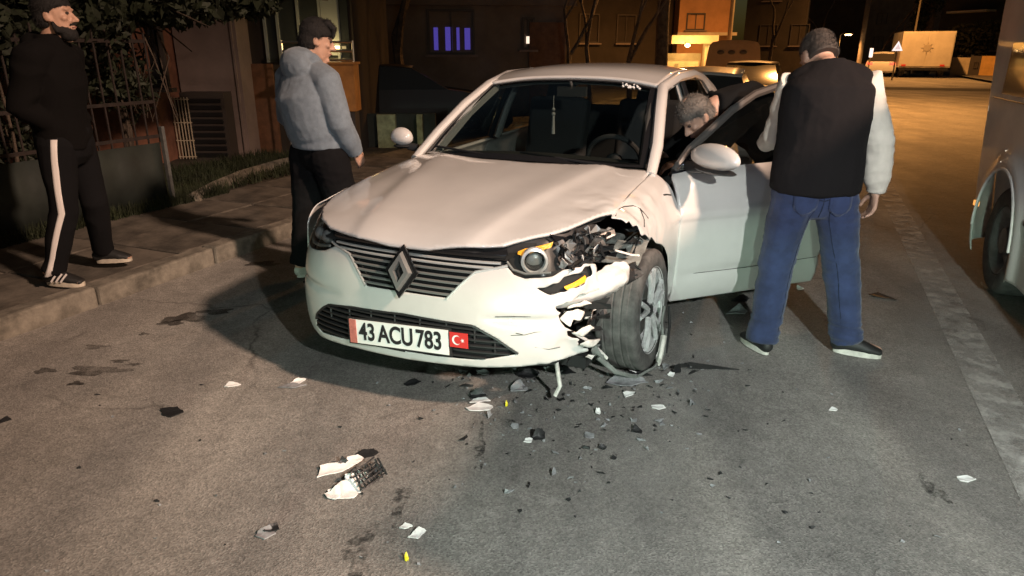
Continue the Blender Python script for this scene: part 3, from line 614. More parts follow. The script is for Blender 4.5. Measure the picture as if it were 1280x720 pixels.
# right front door shut, left front door open
DOOR = [(-.520,.05),(-.515,.45),(-.515,.90),(-.55,.998),(-1.57,.998),(-1.575,.6),(-1.575,.05)]
def mirror(parent, loc, sg, rz=0):
    m = MB(); m.ball((0,0,0), (.062,.125,.083), 20, 12)
    V = np.array(m.V); V[:, 0] = np.where(V[:, 0] < 0, V[:, 0]*.55, V[:, 0]); V[:, 2] *= np.where(V[:, 2] < -.03, .8, 1); V[:, 2] += .05*V[:, 1]*sg*.3
    o = mk('door_mirror', V, m.F, 'paint', parent); o.location = loc; o.rotation_euler = (0, 0, rz)
    m = MB(); m.ball((-.005,-sg*.0,-.072), (.055,.105,.020), 14, 6); m.tube([(0,-sg*.06,-.07),(-.02,-sg*.16,-.085)], [.03,.035], 8, flat=.6); b = m.build('mirror_base', 'blackp', o)
    return o
V, Fc = trim(lambda X, t: S_side(X, t, -1), DOOR, [], .02, .8); d = mk('front_door', V, Fc, 'paint', car, solid=.02)
mirror(d, (-.56,-.94,1.035), -1).scale = (.9,.66,.78)
mk('window_glass', *patch([[(-.62,-.79,.95),(-1.1,-.80,.95),(-1.56,-.80,.95)],[(-.80,-.735,1.08),(-1.15,-.70,1.2),(-1.60,-.69,1.22)],[(-1.14,-.645,1.30),(-1.3,-.63,1.365),(-1.64,-.63,1.385)]], 6, 8), 'sideglass', d)
HX, HY = -.525, .872
dr = empty('front_door'); dr.parent = car; dr.location = (HX, HY, 0); dr.rotation_euler = (0, 0, R(-44)); dr['label'] = 'open front door'
hing = np.array([HX, HY, 0])
V, Fc = trim(lambda X, t: S_side(X, t, 1), DOOR, [], .012, .8); mk('door_skin', V-hing, Fc, 'paint', dr, solid=.03)
V, Fc = trim(lambda X, t: S_side(X, t, 1)-np.array([0,.07,0]), [(-.55,.10),(-.56,.97),(-1.55,.97),(-1.55,.10)], [], .04, .8); mk('door_card', V-hing, Fc, 'cabin', dr)
FRM = [(-.545,.795,.93),(-.66,.765,1.045),(-.80,.735,1.13),(-.98,.69,1.24),(-1.17,.65,1.325),(-1.36,.64,1.372),(-1.53,.64,1.385),(-1.565,.70,1.20),(-1.565,.79,.945)]
m = MB(); m.tube(np.array(FRM)-hing, [.020]*9, 8, side=(0,1,0), flat=1.25); m.build('window_frame', 'framegrey', dr)
m = MB(); m.tube(np.array([(-.52,.803,.925),(-.9,.812,.932),(-1.3,.815,.942),(-1.57,.812,.952)])-hing, .011, 6); m.build('waist_trim', 'gloss', dr)
m = MB(); m.add([tuple(np.array(p)-hing) for p in [(-.545,.80,.94),(-.70,.762,1.06),(-.70,.80,.94)]], [(0,1,2)]); m.build('quarter_panel', 'gloss', dr, solid=.015)
gl = [[(-.60,.795,.95),(-1.1,.80,.95),(-1.55,.795,.95)],[(-.82,.73,1.12),(-1.15,.70,1.2),(-1.555,.70,1.22)],[(-1.17,.65,1.31),(-1.3,.64,1.35),(-1.53,.645,1.37)]]
V, Fc = patch(gl, 8, 10); mk('window_glass', V-hing, Fc, 'sideglass', dr)
m = MB(); m.box(np.array((-1.42,.915,.85))-hing, (.19,.03,.032)); m.build('handle', 'paint', dr)
mirror(dr, (-.085,.19,1.035), 1, R(4)).scale = (1.05,1.48,.92)
m = MB(); m.tube(np.array([(-.54,.912,.355),(-1.0,.918,.350),(-1.56,.912,.355)])-hing, .002, 5); m.build('lower_crease', 'framegrey', dr)
# --- cabin furniture
m = MB(); V, Fc = patch([[(-.50,-.68,.93),(-.42,0,.95),(-.50,.68,.93)],[(-.80,-.68,.93),(-.75,0,.96),(-.80,.68,.93)],[(-.90,-.68,.70),(-.88,0,.70),(-.90,.68,.70)]], 10, 12); mk('dashboard', V, Fc, 'cabin', car)
for y in (-.36, .36):
    s = MB(); s.box((-1.55, y, .55), (.52, .50, .16)).box((-1.86, y, .90), (.16, .47, .66), ry=R(-14)).box((-1.96, y, 1.28), (.10, .26, .17), ry=R(-10), taper=.8); o = s.build('front_seat', 'seat', car)
    b = o.modifiers.new('round', 'BEVEL'); b.width = .04; b.segments = 3
MB().box((-2.55, 0, .82), (.2, 1.25, .6), ry=R(-18)).build('rear_seat', 'seat', car)
sw = MB(); n = 30; V = []
for k in range(n):
    a = 2*math.pi*k/n
    for j in range(8):
        b = 2*math.pi*j/8; r = .178+.016*math.cos(b); V.append((.016*math.sin(b), r*math.cos(a), r*math.sin(a)))
sw.add(V, [(k*8+j, ((k+1) % n)*8+j, ((k+1) % n)*8+(j+1) % 8, k*8+(j+1) % 8) for k in range(n) for j in range(8)]); sw.ball((0,0,0), (.03,.06,.055)); sw.box((0,.1,0), (.02,.16,.03)).box((0,-.1,0), (.02,.16,.03)).box((0,0,-.1), (.02,.04,.15))
o = sw.build('steering_wheel', 'satin' if False else 'seat', car); o.location = (-1.02,.36,.90); o.rotation_euler = (0, R(24), 0)
m = MB(); m.box((-1.13,.02,1.315), (.03,.20,.062)).tube([(-1.13,.02,1.34),(-1.12,.01,1.38)], .01, 6); m.build('rear_view_mirror', 'cabin', car)
m = MB(); m.tube([(-1.11,-.10,1.29),(-1.11,-.10,1.21)], .003, 5).ball((-1.11,-.10,1.20), .012, 8, 6).ball((-1.11,-.10,1.17), .014, 8, 6).tube([(-1.11,-.10,1.16),(-1.11,-.10,1.04)], [.008,.013], 7); m.build('hanging_tassel', 'trim', car)
m = MB(); V, Fc = patch([[(a[0]-.03, a[1]*.96, a[2]-.03) for a in r] for r in RF], 8, 8); mk('headliner', V, Fc, 'trim', car)
for sg in (-1, 1):
    m = MB(); m.tube([(-.55,sg*.66,.98),(-.85,sg*.60,1.18),(-1.18,sg*.55,1.33)], [.03,.03,.025], 6); m.build('pillar_trim', 'cabin' if sg > 0 else 'trim', car)

# ------------------------------------------------------------------ people
M['skin'] = MAT('skin', (.50,.30,.215), .55, var=(18,.12), bump=(160,.12,.002))
M['hair_black'] = MAT('black hair', (.006,.005,.005), .8, bump=(190,.8,.006))
M['hair_grey'] = MAT('grey hair', (.13,.115,.10), .7, bump=(170,.9,.006), var=(14,.3))
M['hair_crop'] = MAT('cropped dark hair', (.055,.042,.034), .75, bump=(260,.7,.004), var=(40,.3))
M['eye'] = MAT('eye', (.05,.04,.035), .15)
M['lip'] = MAT('lips', (.36,.16,.13), .5)
M['jeans'] = MAT('blue denim', (.022,.034,.088), .95, var=(7,.3), bump=(420,.5,.002), sheen=.15)
M['vest'] = MAT('black quilted vest', (.012,.0105,.011), 1.0, bump=(240,.4,.003), spec=.15)
M['cream'] = MAT('cream shirt cotton', (.62,.57,.50), .85, bump=(200,.35,.002), var=(9,.08))
M['hoodie'] = MAT('grey blue hoodie fleece', (.155,.195,.235), .95, var=(24,.12), bump=(300,.5,.003), sheen=.2)
M['trouser'] = MAT('black trousers', (.008,.008,.009), 1.0, bump=(260,.3,.002), spec=.12)
M['jacket'] = MAT('black jacket', (.006,.0055,.0055), 1.0, bump=(150,.3,.002), spec=.1)
M['darkjk'] = MAT('dark padded jacket', (.010,.010,.010), 1.0, spec=.15, bump=(150,.3,.002))
M['shoe'] = MAT('black shoe', (.014,.014,.014), .6, bump=(120,.3,.002))
M['sole'] = MAT('white rubber sole', (.55,.53,.48), .7, var=(20,.2))
M['gum'] = MAT('pale beige sole', (.48,.43,.35), .7, var=(20,.2))
M['stripe'] = MAT('white stripe', (.72,.68,.66), .8)
V3 = lambda *a: Vector(a)
def ring_loft(pts, rad, side=(1,0,0), n=16, cap=(1, 1)):
    """rounded tube through pts; rad = radius or (along side, across); closed with round ends"""
    pts = [Vector(p) for p in pts]; rad = [(r, r) if not isinstance(r, (tuple, list)) else r for r in rad]
    def ext(p, t, r, k): return [(p + t*min(r)*math.sin(a), (r[0]*math.cos(a), r[1]*math.cos(a))) for a in k]
    t0 = (pts[0]-pts[1]).normalized(); t1 = (pts[-1]-pts[-2]).normalized()
    A = ext(pts[0], t0, rad[0], (1.35, .9, .45)) if cap[0] else []
    B = ext(pts[-1], t1, rad[-1], (.45, .9, 1.35)) if cap[1] else []
    allp = A + list(zip(pts, rad)) + B
    V = []; P = [p for p, _ in allp]; last = None
    for i, (p, r) in enumerate(allp):
        t = (P[min(i+1, len(P)-1)]-P[max(i-1, 0)]); t = t.normalized() if t.length > 1e-9 else t1
        u = Vector(side); u = u - t*u.dot(t)
        u = u.normalized() if u.length > .15 else (last if last else t.orthogonal().normalized()); last = u; w = t.cross(u)
        V += [tuple(p+u*r[0]*math.cos(2*math.pi*k/n)+w*r[1]*math.sin(2*math.pi*k/n)) for k in range(n)]
    m = len(allp); Fc = [(i*n+k, i*n+(k+1) % n, (i+1)*n+(k+1) % n, (i+1)*n+k) for i in range(m-1) for k in range(n)]
    Fc += [tuple(range(n-1, -1, -1)), tuple((m-1)*n+k for k in range(n))]
    return V, Fc
def ell(c, r, right=(1,0,0), fwd=(0,1,0), n=14, m=9):
    b = MB().ball((0,0,0), r, n, m); x = Vector(right).normalized(); y = Vector(fwd).normalized(); z = x.cross(y)
    return [tuple(Vector(c)+x*v[0]+y*v[1]+z*v[2]) for v in b.V], b.F
def fuse(name, lofts, mat, parent, voxel=.008, smooth=4, folds=None, seed=1.0):
    """one continuous skin over all the lofts"""
    b = MB()
    for V, Fc in lofts: b.add(V, Fc)
    me = bpy.data.meshes.new('t'); me.from_pydata(b.V, [], b.F); o = bpy.data.objects.new('t', me); COL.objects.link(o)
    r = o.modifiers.new('r', 'REMESH'); r.mode = 'VOXEL'; r.voxel_size = voxel
    s = o.modifiers.new('s', 'SMOOTH'); s.factor = .5; s.iterations = smooth
    ev = o.evaluated_get(bpy.context.evaluated_depsgraph_get()); out = bpy.data.meshes.new_from_object(ev); bpy.data.objects.remove(o)
    if folds:
        n = len(out.vertices); P = np.empty(n*3); N = np.empty(n*3); out.vertices.foreach_get('co', P); out.vertices.foreach_get('normal', N); P = P.reshape(-1,3); N = N.reshape(-1,3)
        d = np.zeros(n)
        for fo in folds:
            amp, sx, sz = fo[:3]; k = np.exp(-((P[:, 2]-fo[3])/fo[4])**2) if len(fo) > 3 else np.ones(n); Q = P*np.array([sx, sx, sz]); on = np.nonzero(k > .02)[0]
            d[on] += amp*k[on]*np.array([1-2*abs(mnoise.noise(Vector((q[0]+seed, q[1]-seed, q[2]+.5*seed)))) for q in Q[on]])
        P = P + N*d[:, None]; out.vertices.foreach_set('co', P.ravel())
    out.name = name; out.materials.clear(); out.materials.append(M[mat]); out.polygons.foreach_set('use_smooth', [True]*len(out.polygons)); out.update()
    q = bpy.data.objects.new(name, out); COL.objects.link(q); q.parent = parent
    return q
def basis(f, up=(0,0,1)):
    f = Vector(f).normalized(); r = f.cross(Vector(up)).normalized(); return r, f, r.cross(f)
def head_lofts(c, hf, up=(0,0,1), beard=False):
    r, f, u = basis(hf, up); c = Vector(c); g = lambda x, y, z: c + r*x + f*y + u*z
    rows = [(-.118,.028,.030,.052),(-.100,.045,.050,.038),(-.065,.058,.070,.022),(-.025,.066,.085,.010),(.02,.074,.096,.0),(.06,.074,.096,-.004),(.095,.060,.080,-.008),(.118,.032,.045,-.010)]
    L = [ring_loft([g(0, o, z) for z, a, b, o in rows], [(a, b) for z, a, b, o in rows], r, 18)]
    L.append(ring_loft([g(0,.084,.028), g(0,.100,.0), g(0,.116,-.024)], [.008,.011,.014], r, 10))
    L += [ell(g(s*.012,.098,-.030), (.010,.012,.009), r, f) for s in (-1, 1)]
    L += [ell(g(s*.030,.082,.036), (.026,.014,.008), r, f) for s in (-1, 1)]                 # brows
    L += [ell(g(s*.042,.066,-.012), (.020,.020,.016), r, f) for s in (-1, 1)]                # cheekbones
    L += [ell(g(0,.089,-.056), (.024,.013,.007), r, f), ell(g(0,.087,-.069), (.020,.013,.008), r, f), ell(g(0,.080,-.104), (.022,.018,.016), r, f)]
    for s in (-1, 1):
        L.append(ell(g(s*.078,-.012,.0), (.009,.020,.031), r+f*.25*s, f)); L.append(ell(g(s*.077,.004,-.018), (.008,.010,.014), r, f))
    return L, g, (r, f, u)
def hand_lofts(wr, d, back, curl=.5, s=1.0, thumb=1):
    """palm and five separate fingers; d = direction of the hand, back = the way its back faces, thumb = +1/-1 side"""
    d = Vector(d).normalized(); b = Vector(back); b = (b-d*b.dot(d)).normalized(); x = d.cross(b).normalized()*thumb
    wr = Vector(wr); L = [ring_loft([wr-d*.01, wr+d*.03*s, wr+d*.065*s, wr+d*.088*s], [(.024*s,.020*s),(.036*s,.016*s),(.041*s,.015*s),(.040*s,.013*s)], x, 14)]
    for k, (off, ln) in enumerate(((.030,.072),(.010,.080),(-.011,.074),(-.030,.058))):
        p = wr+d*.082*s+x*off*s; q = [p-d*.02]; a = .15+curl*.3+.08*k*curl
        for i, f in enumerate((.45,.32,.23)):
            p = p + (d*math.cos(a)-b*math.sin(a))*ln*f*s; q.append(p); a += curl*(.75 if i == 0 else .6)
        L.append(ring_loft([wr+d*.06*s+x*off*s]+q[1:] if False else q, [.0105*s,.0098*s,.0092*s,.0080*s], x, 8))
    p = wr+d*.022*s+x*.026*s-b*.006; q = [p]
    v = (d*.62+x*.62-b*.35).normalized()
    for i, ln in enumerate((.036,.030,.024)): p = p+v*ln*s; q.append(p); v = (v+d*.45-x*.22-b*.12).normalized()
    L.append(ring_loft(q, [.0155*s,.0125*s,.0110*s,.0090*s], x, 8))
    return L
def mid(a, b, t=.5): return Vector(a).lerp(Vector(b), t)
def person(label, loc, J, cat='person', voxel=.0075, group=None):
    root = empty('person', loc, 0, label, cat, group)
    tr = Vector(J['tright']); pr = Vector(J['pright']); g = {k: Vector(v) for k, v in J.items() if k not in ('hand_l', 'hand_r', 'curl')}
    L = [ring_loft([g['pelvis']-V3(0,0,.06), g['pelvis'], mid(g['pelvis'], g['chest'], .45), g['chest'], mid(g['chest'], g['neck'], .7), g['neck']], [(.14,.11),(.155,.12),(.14,.105),(.165,.12),(.13,.085),(.062,.062)], tr, 20)]
    hl, hg, hb = head_lofts(g['head'], J['hf'], J.get('hup', (0,0,1))); L += hl
    L.append(ring_loft([g['neck']-(g['head']-g['neck'])*.2, hg(0,-.018,-.055)], [.060,.056], tr, 14))
    for s in 'lr':
        L.append(ring_loft([mid(g['sh'+s], g['chest'], .25), g['sh'+s], mid(g['sh'+s], g['el'+s]), g['el'+s], mid(g['el'+s], g['wr'+s], .35), g['wr'+s]], [.055,.056,.048,.041,.042,.028], tr, 12))
        L.append(ring_loft([g['hip'+s]+V3(0,0,.03), mid(g['hip'+s], g['kn'+s]), g['kn'+s], mid(g['kn'+s], g['an'+s], .35), g['an'+s]], [.088,.074,.056,.056,.038], pr, 14))
        L.append(ring_loft([g['an'+s]-(g['to'+s]-g['an'+s])*.2, mid(g['an'+s], g['to'+s], .5)-V3(0,0,.01), g['to'+s]], [(.034,.034),(.040,.028),(.036,.016)], pr, 12))
        hd = J['hand_'+s]; L += hand_lofts(g['wr'+s], hd[0], hd[1], hd[2], 1.0, hd[3])
    fuse('body', L, 'skin', root, .0065, 2)
    for s in (-1, 1):
        e = MB(); e.ball(hg(s*.031,.0845,.016), (.012,.010,.009), 10, 6); e.build('eye', 'eye', root)
    mth = MB(); mth.tube([hg(-.022,.094,-.062), hg(0,.1035,-.0615), hg(.022,.094,-.062)], [.003,.0045,.003], 6); mth.build('mouth', 'lip', root)
    return root, g, hg, hb
def hair(root, hg, hb, mat, top=1.0, back=-.06, fringe=.06, volume=.012, side=.0, bald=0, tuft=(2600, .022)):
    r, f, u = hb; L = [ell(hg(0,-.012,.045+.01*top), (.080+volume,.100+volume,.082+volume*1.6), r, f, 20, 14), ell(hg(0,-.045,.0), (.074+volume*.8,.066+volume,.085), r, f, 18, 12)]
    if fringe > 0:
        for k in range(7): x = -.052+.0175*k; L.append(ring_loft([hg(x,.045,.118+volume), hg(x*1.08,.088+volume*.5,.098), hg(x*1.12,.094,.098-fringe*(.85+.3*math.sin(k*2.3)))], [.022,.018,.008], r, 8))
    o = fuse('hair', L, mat, root, .0065, 2, [(.0016, 60, 30), (.0016, 110, 50)], 3.3)
    me = o.data; n = len(me.vertices); P = np.empty(n*3); me.vertices.foreach_get('co', P); P = P.reshape(-1,3)
    tuft_n, tuft_l = tuft
    # push the hair back off the face
    c = np.array(hg(0,0,0)); D = P-c; Fw = D@np.array(f); Up = D@np.array(u); Rt = np.abs(D@np.array(r))
    face = (Fw > .0) & (Up < .055) & (fringe <= 0) | (Fw > .012) & (Up < .045) & (Rt > .0)
    if fringe > 0: face &= (Up < .04)
    k = np.where(face, np.clip((.055-Up)/.05, 0, 1)*np.clip(Fw/.03, 0, 1), 0); P = P - np.array(f)*(k*(Fw+.005))[:, None]
    low = Up < back; P[low] = P[low] + np.array(u)*((back-Up[low])[:, None])
    me.vertices.foreach_set('co', P.ravel()); me.update()
    # loose strands lying over the cap of hair, so its outline is not smooth
    N = np.empty(n*3); me.vertices.foreach_get('normal', N); N = N.reshape(-1,3); g_ = np.random.default_rng(n); Vt = []
    ok = np.nonzero(((P-c)@np.array(u) > back+.006))[0]
    for i in g_.choice(ok, tuft_n):
        p, nn = Vector(P[i]), Vector(N[i]); d = (-u*.9 - f*.25 + nn*g_.uniform(.15,.75) + Vector(g_.normal(0,.45,3))); 
        if (p-Vector(c)).dot(u) > .085: d = f*.6 + nn*g_.uniform(.1,.6) + Vector(g_.normal(0,.6,3))
        d = d.normalized(); s_ = d.cross(nn); s_ = s_.normalized()*.0016 if s_.length > 1e-4 else r*.0016; L_ = tuft_l*g_.uniform(.5,1.2)
        Vt += [p-s_-nn*.001, p+s_-nn*.001, p+d*L_*.6+nn*.001+s_*.5, p+d*L_+nn*.0005]
    Ft = []
    for k in range(0, len(Vt), 4): Ft += [(k, k+1, k+2), (k, k+2, k+3)]
    mk('hair_strands', Vt, Ft, mat, o, smooth=False)
    return o
def shoe(root, an, to, mat='shoe', sole='sole', h=.0, side=None, w=.046):
    an = Vector(an); to = Vector(to); d = (to-an); d.z = 0; tilt = (to.z-an.z+.06); d = Vector((d.x, d.y, 0)).normalized()
    sd = Vector((d.y, -d.x, 0)); base = Vector((an.x, an.y, min(an.z-.075, to.z-.03)))
    heel = Vector((an.x, an.y, an.z-.078)); toe = Vector((to.x, to.y, to.z-.028)); ax = (toe-heel).normalized(); up = sd.cross(ax)
    if up.z < 0: up = -up
    ln = (toe-heel).length
    f = lambda a, z: heel + ax*(a*ln) + up*z
    L = [ring_loft([f(-.28,.05), f(-.05,.055), f(.30,.052), f(.65,.040), f(.98,.030)], [(.034,.040),(.038,.046),(.042,.044),(.046,.032),(.036,.020)], sd, 16),
         ring_loft([f(-.10,.05), f(-.08,.10)], [(.036,.044),(.036,.042)], sd, 12)]
    o = fuse('shoe', L, mat, root, .006, 2)
    b = MB(); n = 26; P = []
    for k in range(n):
        a = 2*math.pi*k/n; ca, sa_ = math.cos(a), math.sin(a); u = .36+.82*ca*(.9 if ca > 0 else .88); wd = w*(.86+.16*ca)*abs(sa_)**.75*(1 if sa_ > 0 else -1); P.append((u, wd))
    top = [f(u, .030)+sd*x*1.0 for u, x in P]; bot = [f(u, -.004 if False else .0)+sd*x*1.04 for u, x in P]
    b.add([tuple(p) for p in top+bot], [tuple(range(n)), tuple(range(2*n-1, n-1, -1))] + [(i, i+n, (i+1) % n+n, (i+1) % n) for i in range(n)])
    b.build('sole', sole, o, sharp=40)
    return o, f, sd
def trousers(root, g, mat, pr, r=(.112,.092,.078,.082,.074), folds=((.007, 9, 5), (.004, 20, 9)), seed=1.0, crotch=.0, name='trousers', waist=.165, cuff=.0, depth=.13):
    L = [ring_loft([g['pelvis']+V3(0,0,.06), g['pelvis'], g['pelvis']-V3(0,0,.06+crotch)], [(waist*.93,depth*.93),(waist,depth),(waist*.97,depth)], pr, 20)]
    for s in 'lr':
        h_, k_, a_ = g['hip'+s], g['kn'+s], g['an'+s]; out = Vector(pr)*(.012 if s == 'r' else -.012)
        L.append(ring_loft([h_+V3(0,0,.02)+out, mid(h_, k_, .5)+out, k_, mid(k_, a_, .45), mid(k_, a_, .80), a_+V3(0,0,.015-cuff)], [(r[0],r[0]*1.05),r[1],r[2],r[3],r[4],r[4]*1.03], pr, 16, cap=(1, 0)))
    return fuse(name, L, mat, root, .0085, 3, folds, seed)
# --- the man in a dark vest walking away on the right
o0 = onz(960, 440, 0); J = dict(
    pelvis=(.19,.10,.93), chest=(.195,.13,1.27), neck=(.20,.16,1.485), head=(.20,.285,1.535), hf=(-.12,1,-.9), hup=(-.05,.8,1), tright=(1,-.06,0), pright=(1,-.05,0),
    shl=(.045,.17,1.41), shr=(.38,.12,1.42), ell=(.035,.30,1.14), elr=(.475,.08,1.125), wrl=(.05,.48,1.08), wrr=(.500,.08,.885),
    hipl=(.105,.10,.86), hipr=(.285,.09,.86), knl=(.055,.12,.46), knr=(.395,.10,.47), anl=(.005,.05,.085), anr=(.455,.03,.085), tol=(-.03,.22,.03), tor=(.615,-.02,.03),
    hand_l=((.1,.9,.1), (-1,0,.2), .7, 1), hand_r=((.05,.12,-1), (1,-.1,0), .55, -1))
man, g, hg, hb = person('man seen from behind in black vest, cream sleeves and blue jeans beside the open door', (o0.x-.045, o0.y-.05, 0), J)
hair(man, hg, hb, 'hair_crop', 1.0, -.030, 0, .001, tuft=(3200, .010))
tr_ = Vector(J['tright'])
trousers(man, g, 'jeans', (1,-.05,0), r=(.108,.094,.083,.082,.074), seed=2.0, waist=.185, folds=((.004, 5, 8), (.011, 3.5, 20, .47, .12), (.013, 3.5, 30, .13, .09), (.009, 4, 17, .80, .09), (.0022, 22, 40)), cuff=.03)
fuse('shirt_sleeve', [ring_loft([mid(g['shl'], g['chest'], .3), g['shl'], mid(g['shl'], g['ell']), g['ell'], mid(g['ell'], g['wrl'], .5), g['wrl']], [.075,.080,.070,.064,.056,.045], (1,0,0), 14, (1,0))], 'cream', man, .008, 3, [(.006, 10, 16)], 5.)
fuse('shirt_sleeve', [ring_loft([mid(g['shr'], g['chest'], .3), g['shr'], mid(g['shr'], g['elr']), g['elr'], mid(g['elr'], g['wrr'], .5), g['wrr']+V3(0,0,.03)], [.074,.080,.070,.065,.060,.047], (0,1,0), 16, (1,0)), ring_loft([g['wrr']+V3(0,0,.035), g['wrr']-V3(0,0,.0)], [.042,.040], (0,1,0), 14, (0,0))], 'cream', man, .007, 2, [(.006, 5, 8), (.007, 5, 18, 1.12, .12), (.006, 5, 22, .95, .06), (.0025, 16, 20)], 8.)
c = g['chest']; p = g['pelvis']
fuse('vest', [ring_loft([p+V3(0,.0,-.035), p+V3(0,-.005,.05), mid(p, c, .55)+V3(0,-.01,0), c+V3(0,-.02,0), c+V3(0,-.025,.12), mid(c, g['neck'], .78)+V3(0,-.02,.0), g['neck']+V3(0,0,.025)],
     [(.218,.160),(.220,.160),(.212,.155),(.222,.160),(.212,.142),(.150,.108),(.082,.080)], tr_, 26, (0, 0)),
     ring_loft([g['shl']+V3(.045,-.01,.0), mid(g['shl'], g['neck'], .55)+V3(0,-.01,-.015), mid(g['shr'], g['neck'], .55)+V3(0,-.01,-.015), g['shr']+V3(-.045,-.01,.0)], [.076,.082,.082,.076], (0,1,0), 14),
     ring_loft([g['neck']+V3(0,-.005,-.03), g['neck']+V3(0,.008,.028)], [(.084,.082),(.078,.078)], tr_, 18, (0, 0))], 'vest', man, .0085, 6, [(.008, 3, 3.5), (.005, 8, 5), (.0015, 30, 22)], 4.)
shoe(man, g['anl'], g['tol']); shoe(man, g['anr'], g['tor'])
# back pockets, centre seam and leg seams laid on the denim
jn = [o for o in man.children if o.name.startswith('trousers')][0]; me = jn.data
bvh = BVHTree.FromPolygons([v.co.copy() for v in me.vertices], [tuple(q.vertices) for q in me.polygons])
def on_back(x, z, off=.004):
    h = bvh.ray_cast(Vector((x, -1, z)), Vector((0, 1, 0))); return Vector((x, (h[0].y if h[0] else 0)-off, z))
for cx in (.105, .275):
    out = [(-.060,.075),(.060,.078),(.056,-.035),(0,-.068),(-.056,-.035)]; V = []; nn = 7
    for i in range(nn):
        f = i/(nn-1); z = .845+.076-.143*f; w = .060-.006*f if f < .75 else .055*(1-(f-.75)/.27*.92)
        V += [on_back(cx+w*(2*j/6-1), z, .006) for j in range(7)]
    mk('pocket', V, grid_faces(nn, 7), 'jeans', jn, solid=.004, off=0)
M['seam'] = MAT('dark seam', (.010,.015,.036), 1.0); M['stitch'] = MAT('worn stitching', (.075,.085,.13), 1.0)
for pts in ([(.19,.93-.02*k) for k in range(9)], [(.05+.02*k,.90-.006*min(k,14-k)*1.0) for k in range(15)]):
    m = MB(); m.tube([on_back(x, z, .001) for x, z in pts], .0028, 5); m.build('seam', 'seam', jn)
for cx in (.105, .275):
    m = MB(); m.tube([on_back(cx+dx, z, .008) for dx, z in ((-.054,.912),(0,.911),(.054,.914),(.051,.812),(0,.786),(-.051,.810),(-.054,.912))], .0016, 4); m.build('stitching', 'stitch', jn)
for a, b, sd in (('kn','an',1),):
    for s in 'lr':
        q = [mid(g['hip'+s]+V3(.0,0,-.05), g['kn'+s], t/8) for t in range(9)]+[mid(g['kn'+s], g['an'+s]+V3(0,0,.02), t/6) for t in range(1,7)]
        m = MB(); m.tube([on_back(p_.x+(-.052 if s == 'r' else .052), p_.z, .0006) for p_ in q], .0022, 4); m.build('seam', 'seam', jn)
# --- the young man in the grey hoodie beside the bonnet
J = dict(pelvis=(.20,.03,.955), chest=(.155,.03,1.27), neck=(.17,.05,1.49), head=(.235,.075,1.625), hf=(.93,.30,-.22), tright=(.80,-.60,0), pright=(.80,-.60,0),
    shl=(-.005,.17,1.40), shr=(.315,-.08,1.39), ell=(-.06,.24,1.13), elr=(.385,-.10,1.11), wrl=(.10,.36,.97), wrr=(.445,.03,.905),
    hipl=(.115,.09,.87), hipr=(.265,-.02,.87), knl=(.06,.10,.49), knr=(.34,.04,.49), anl=(.0,.06,.09), anr=(.30,.10,.09), tol=(.10,.20,.03), tor=(.43,.19,.03),
    hand_l=((.5,.5,-.6), (-.6,.6,0), .6, 1), hand_r=((.30,.55,-.75), (.75,-.55,0), .55, -1))
o1 = Vector((-1.515, 4.72, 0))
ym, g, hg, hb = person('young man in a grey hoodie standing beside the crashed car bonnet, looking at it', o1, J)
hair(ym, hg, hb, 'hair_black', 1.0, -.055, .045, .008, tuft=(2600, .014))
trousers(ym, g, 'trouser', (.80,-.60,0), r=(.125,.112,.100,.098,.090), seed=6., waist=.185, folds=((.006, 5, 6), (.004, 11, 16)))
T = Vector((.80,-.60,0)); Fw = Vector((.60,.80,0)); c = g['chest']; p = g['pelvis']
fuse('hoodie', [ring_loft([p+V3(0,0,-.005), p+V3(0,0,.045)], [(.198,.154),(.200,.156)], T, 26, (0, 0)), ring_loft([p+V3(0,0,.03), p+V3(0,0,.08), mid(p, c, .55)-Fw*.015, c-Fw*.02, mid(c, g['neck'], .45)-Fw*.01, mid(c, g['neck'], .80), g['neck']+V3(0,0,.01)], [(.192,.150),(.215,.170),(.215,.168),(.222,.170),(.205,.14),(.15,.105),(.085,.085)], T, 26, (0, 0)),
    ring_loft([mid(g['shl'], c, .2), g['shl'], mid(g['shl'], g['ell']), g['ell'], mid(g['ell'], g['wrl'], .6), g['wrl']], [.085,.088,.080,.074,.064,.052], T, 16, (1, 0)),
    ring_loft([mid(g['shr'], c, .2), g['shr'], mid(g['shr'], g['elr']), g['elr'], mid(g['elr'], g['wrr'], .6), g['wrr']], [.085,.090,.084,.078,.068,.052], T, 16, (1, 0)),
    ring_loft([g['neck']-V3(0,0,.06), mid(g['neck'], g['shl'], .6)-V3(0,0,.02), g['shl']-V3(0,0,.01)], [.08,.088,.088], Fw, 14), ring_loft([g['neck']-V3(0,0,.06), mid(g['neck'], g['shr'], .6)-V3(0,0,.02), g['shr']-V3(0,0,.01)], [.08,.088,.090], Fw, 14),
    ell(g['neck']-Fw*.10-V3(.0,0,.015), (.125,.075,.105), T, Fw), ell(g['neck']-Fw*.06+V3(0,0,.045), (.108,.075,.055), T, Fw),
    ring_loft([g['neck']-T*.085-Fw*.02+V3(0,0,.03), g['neck']+Fw*.075-T*.03-V3(0,0,.03), g['neck']+Fw*.075+T*.03-V3(0,0,.03), g['neck']+T*.085-Fw*.02+V3(0,0,.03)], [.034,.030,.030,.034], (0,0,1), 12)],
    'hoodie', ym, .0085, 3, [(.005, 3, 4), (.003, 8, 7), (.0014, 22, 22)], 12.)
shoe(ym, g['anl'], g['tol'], 'sole', 'sole'); shoe(ym, g['anr'], g['tor'], 'sole', 'sole')
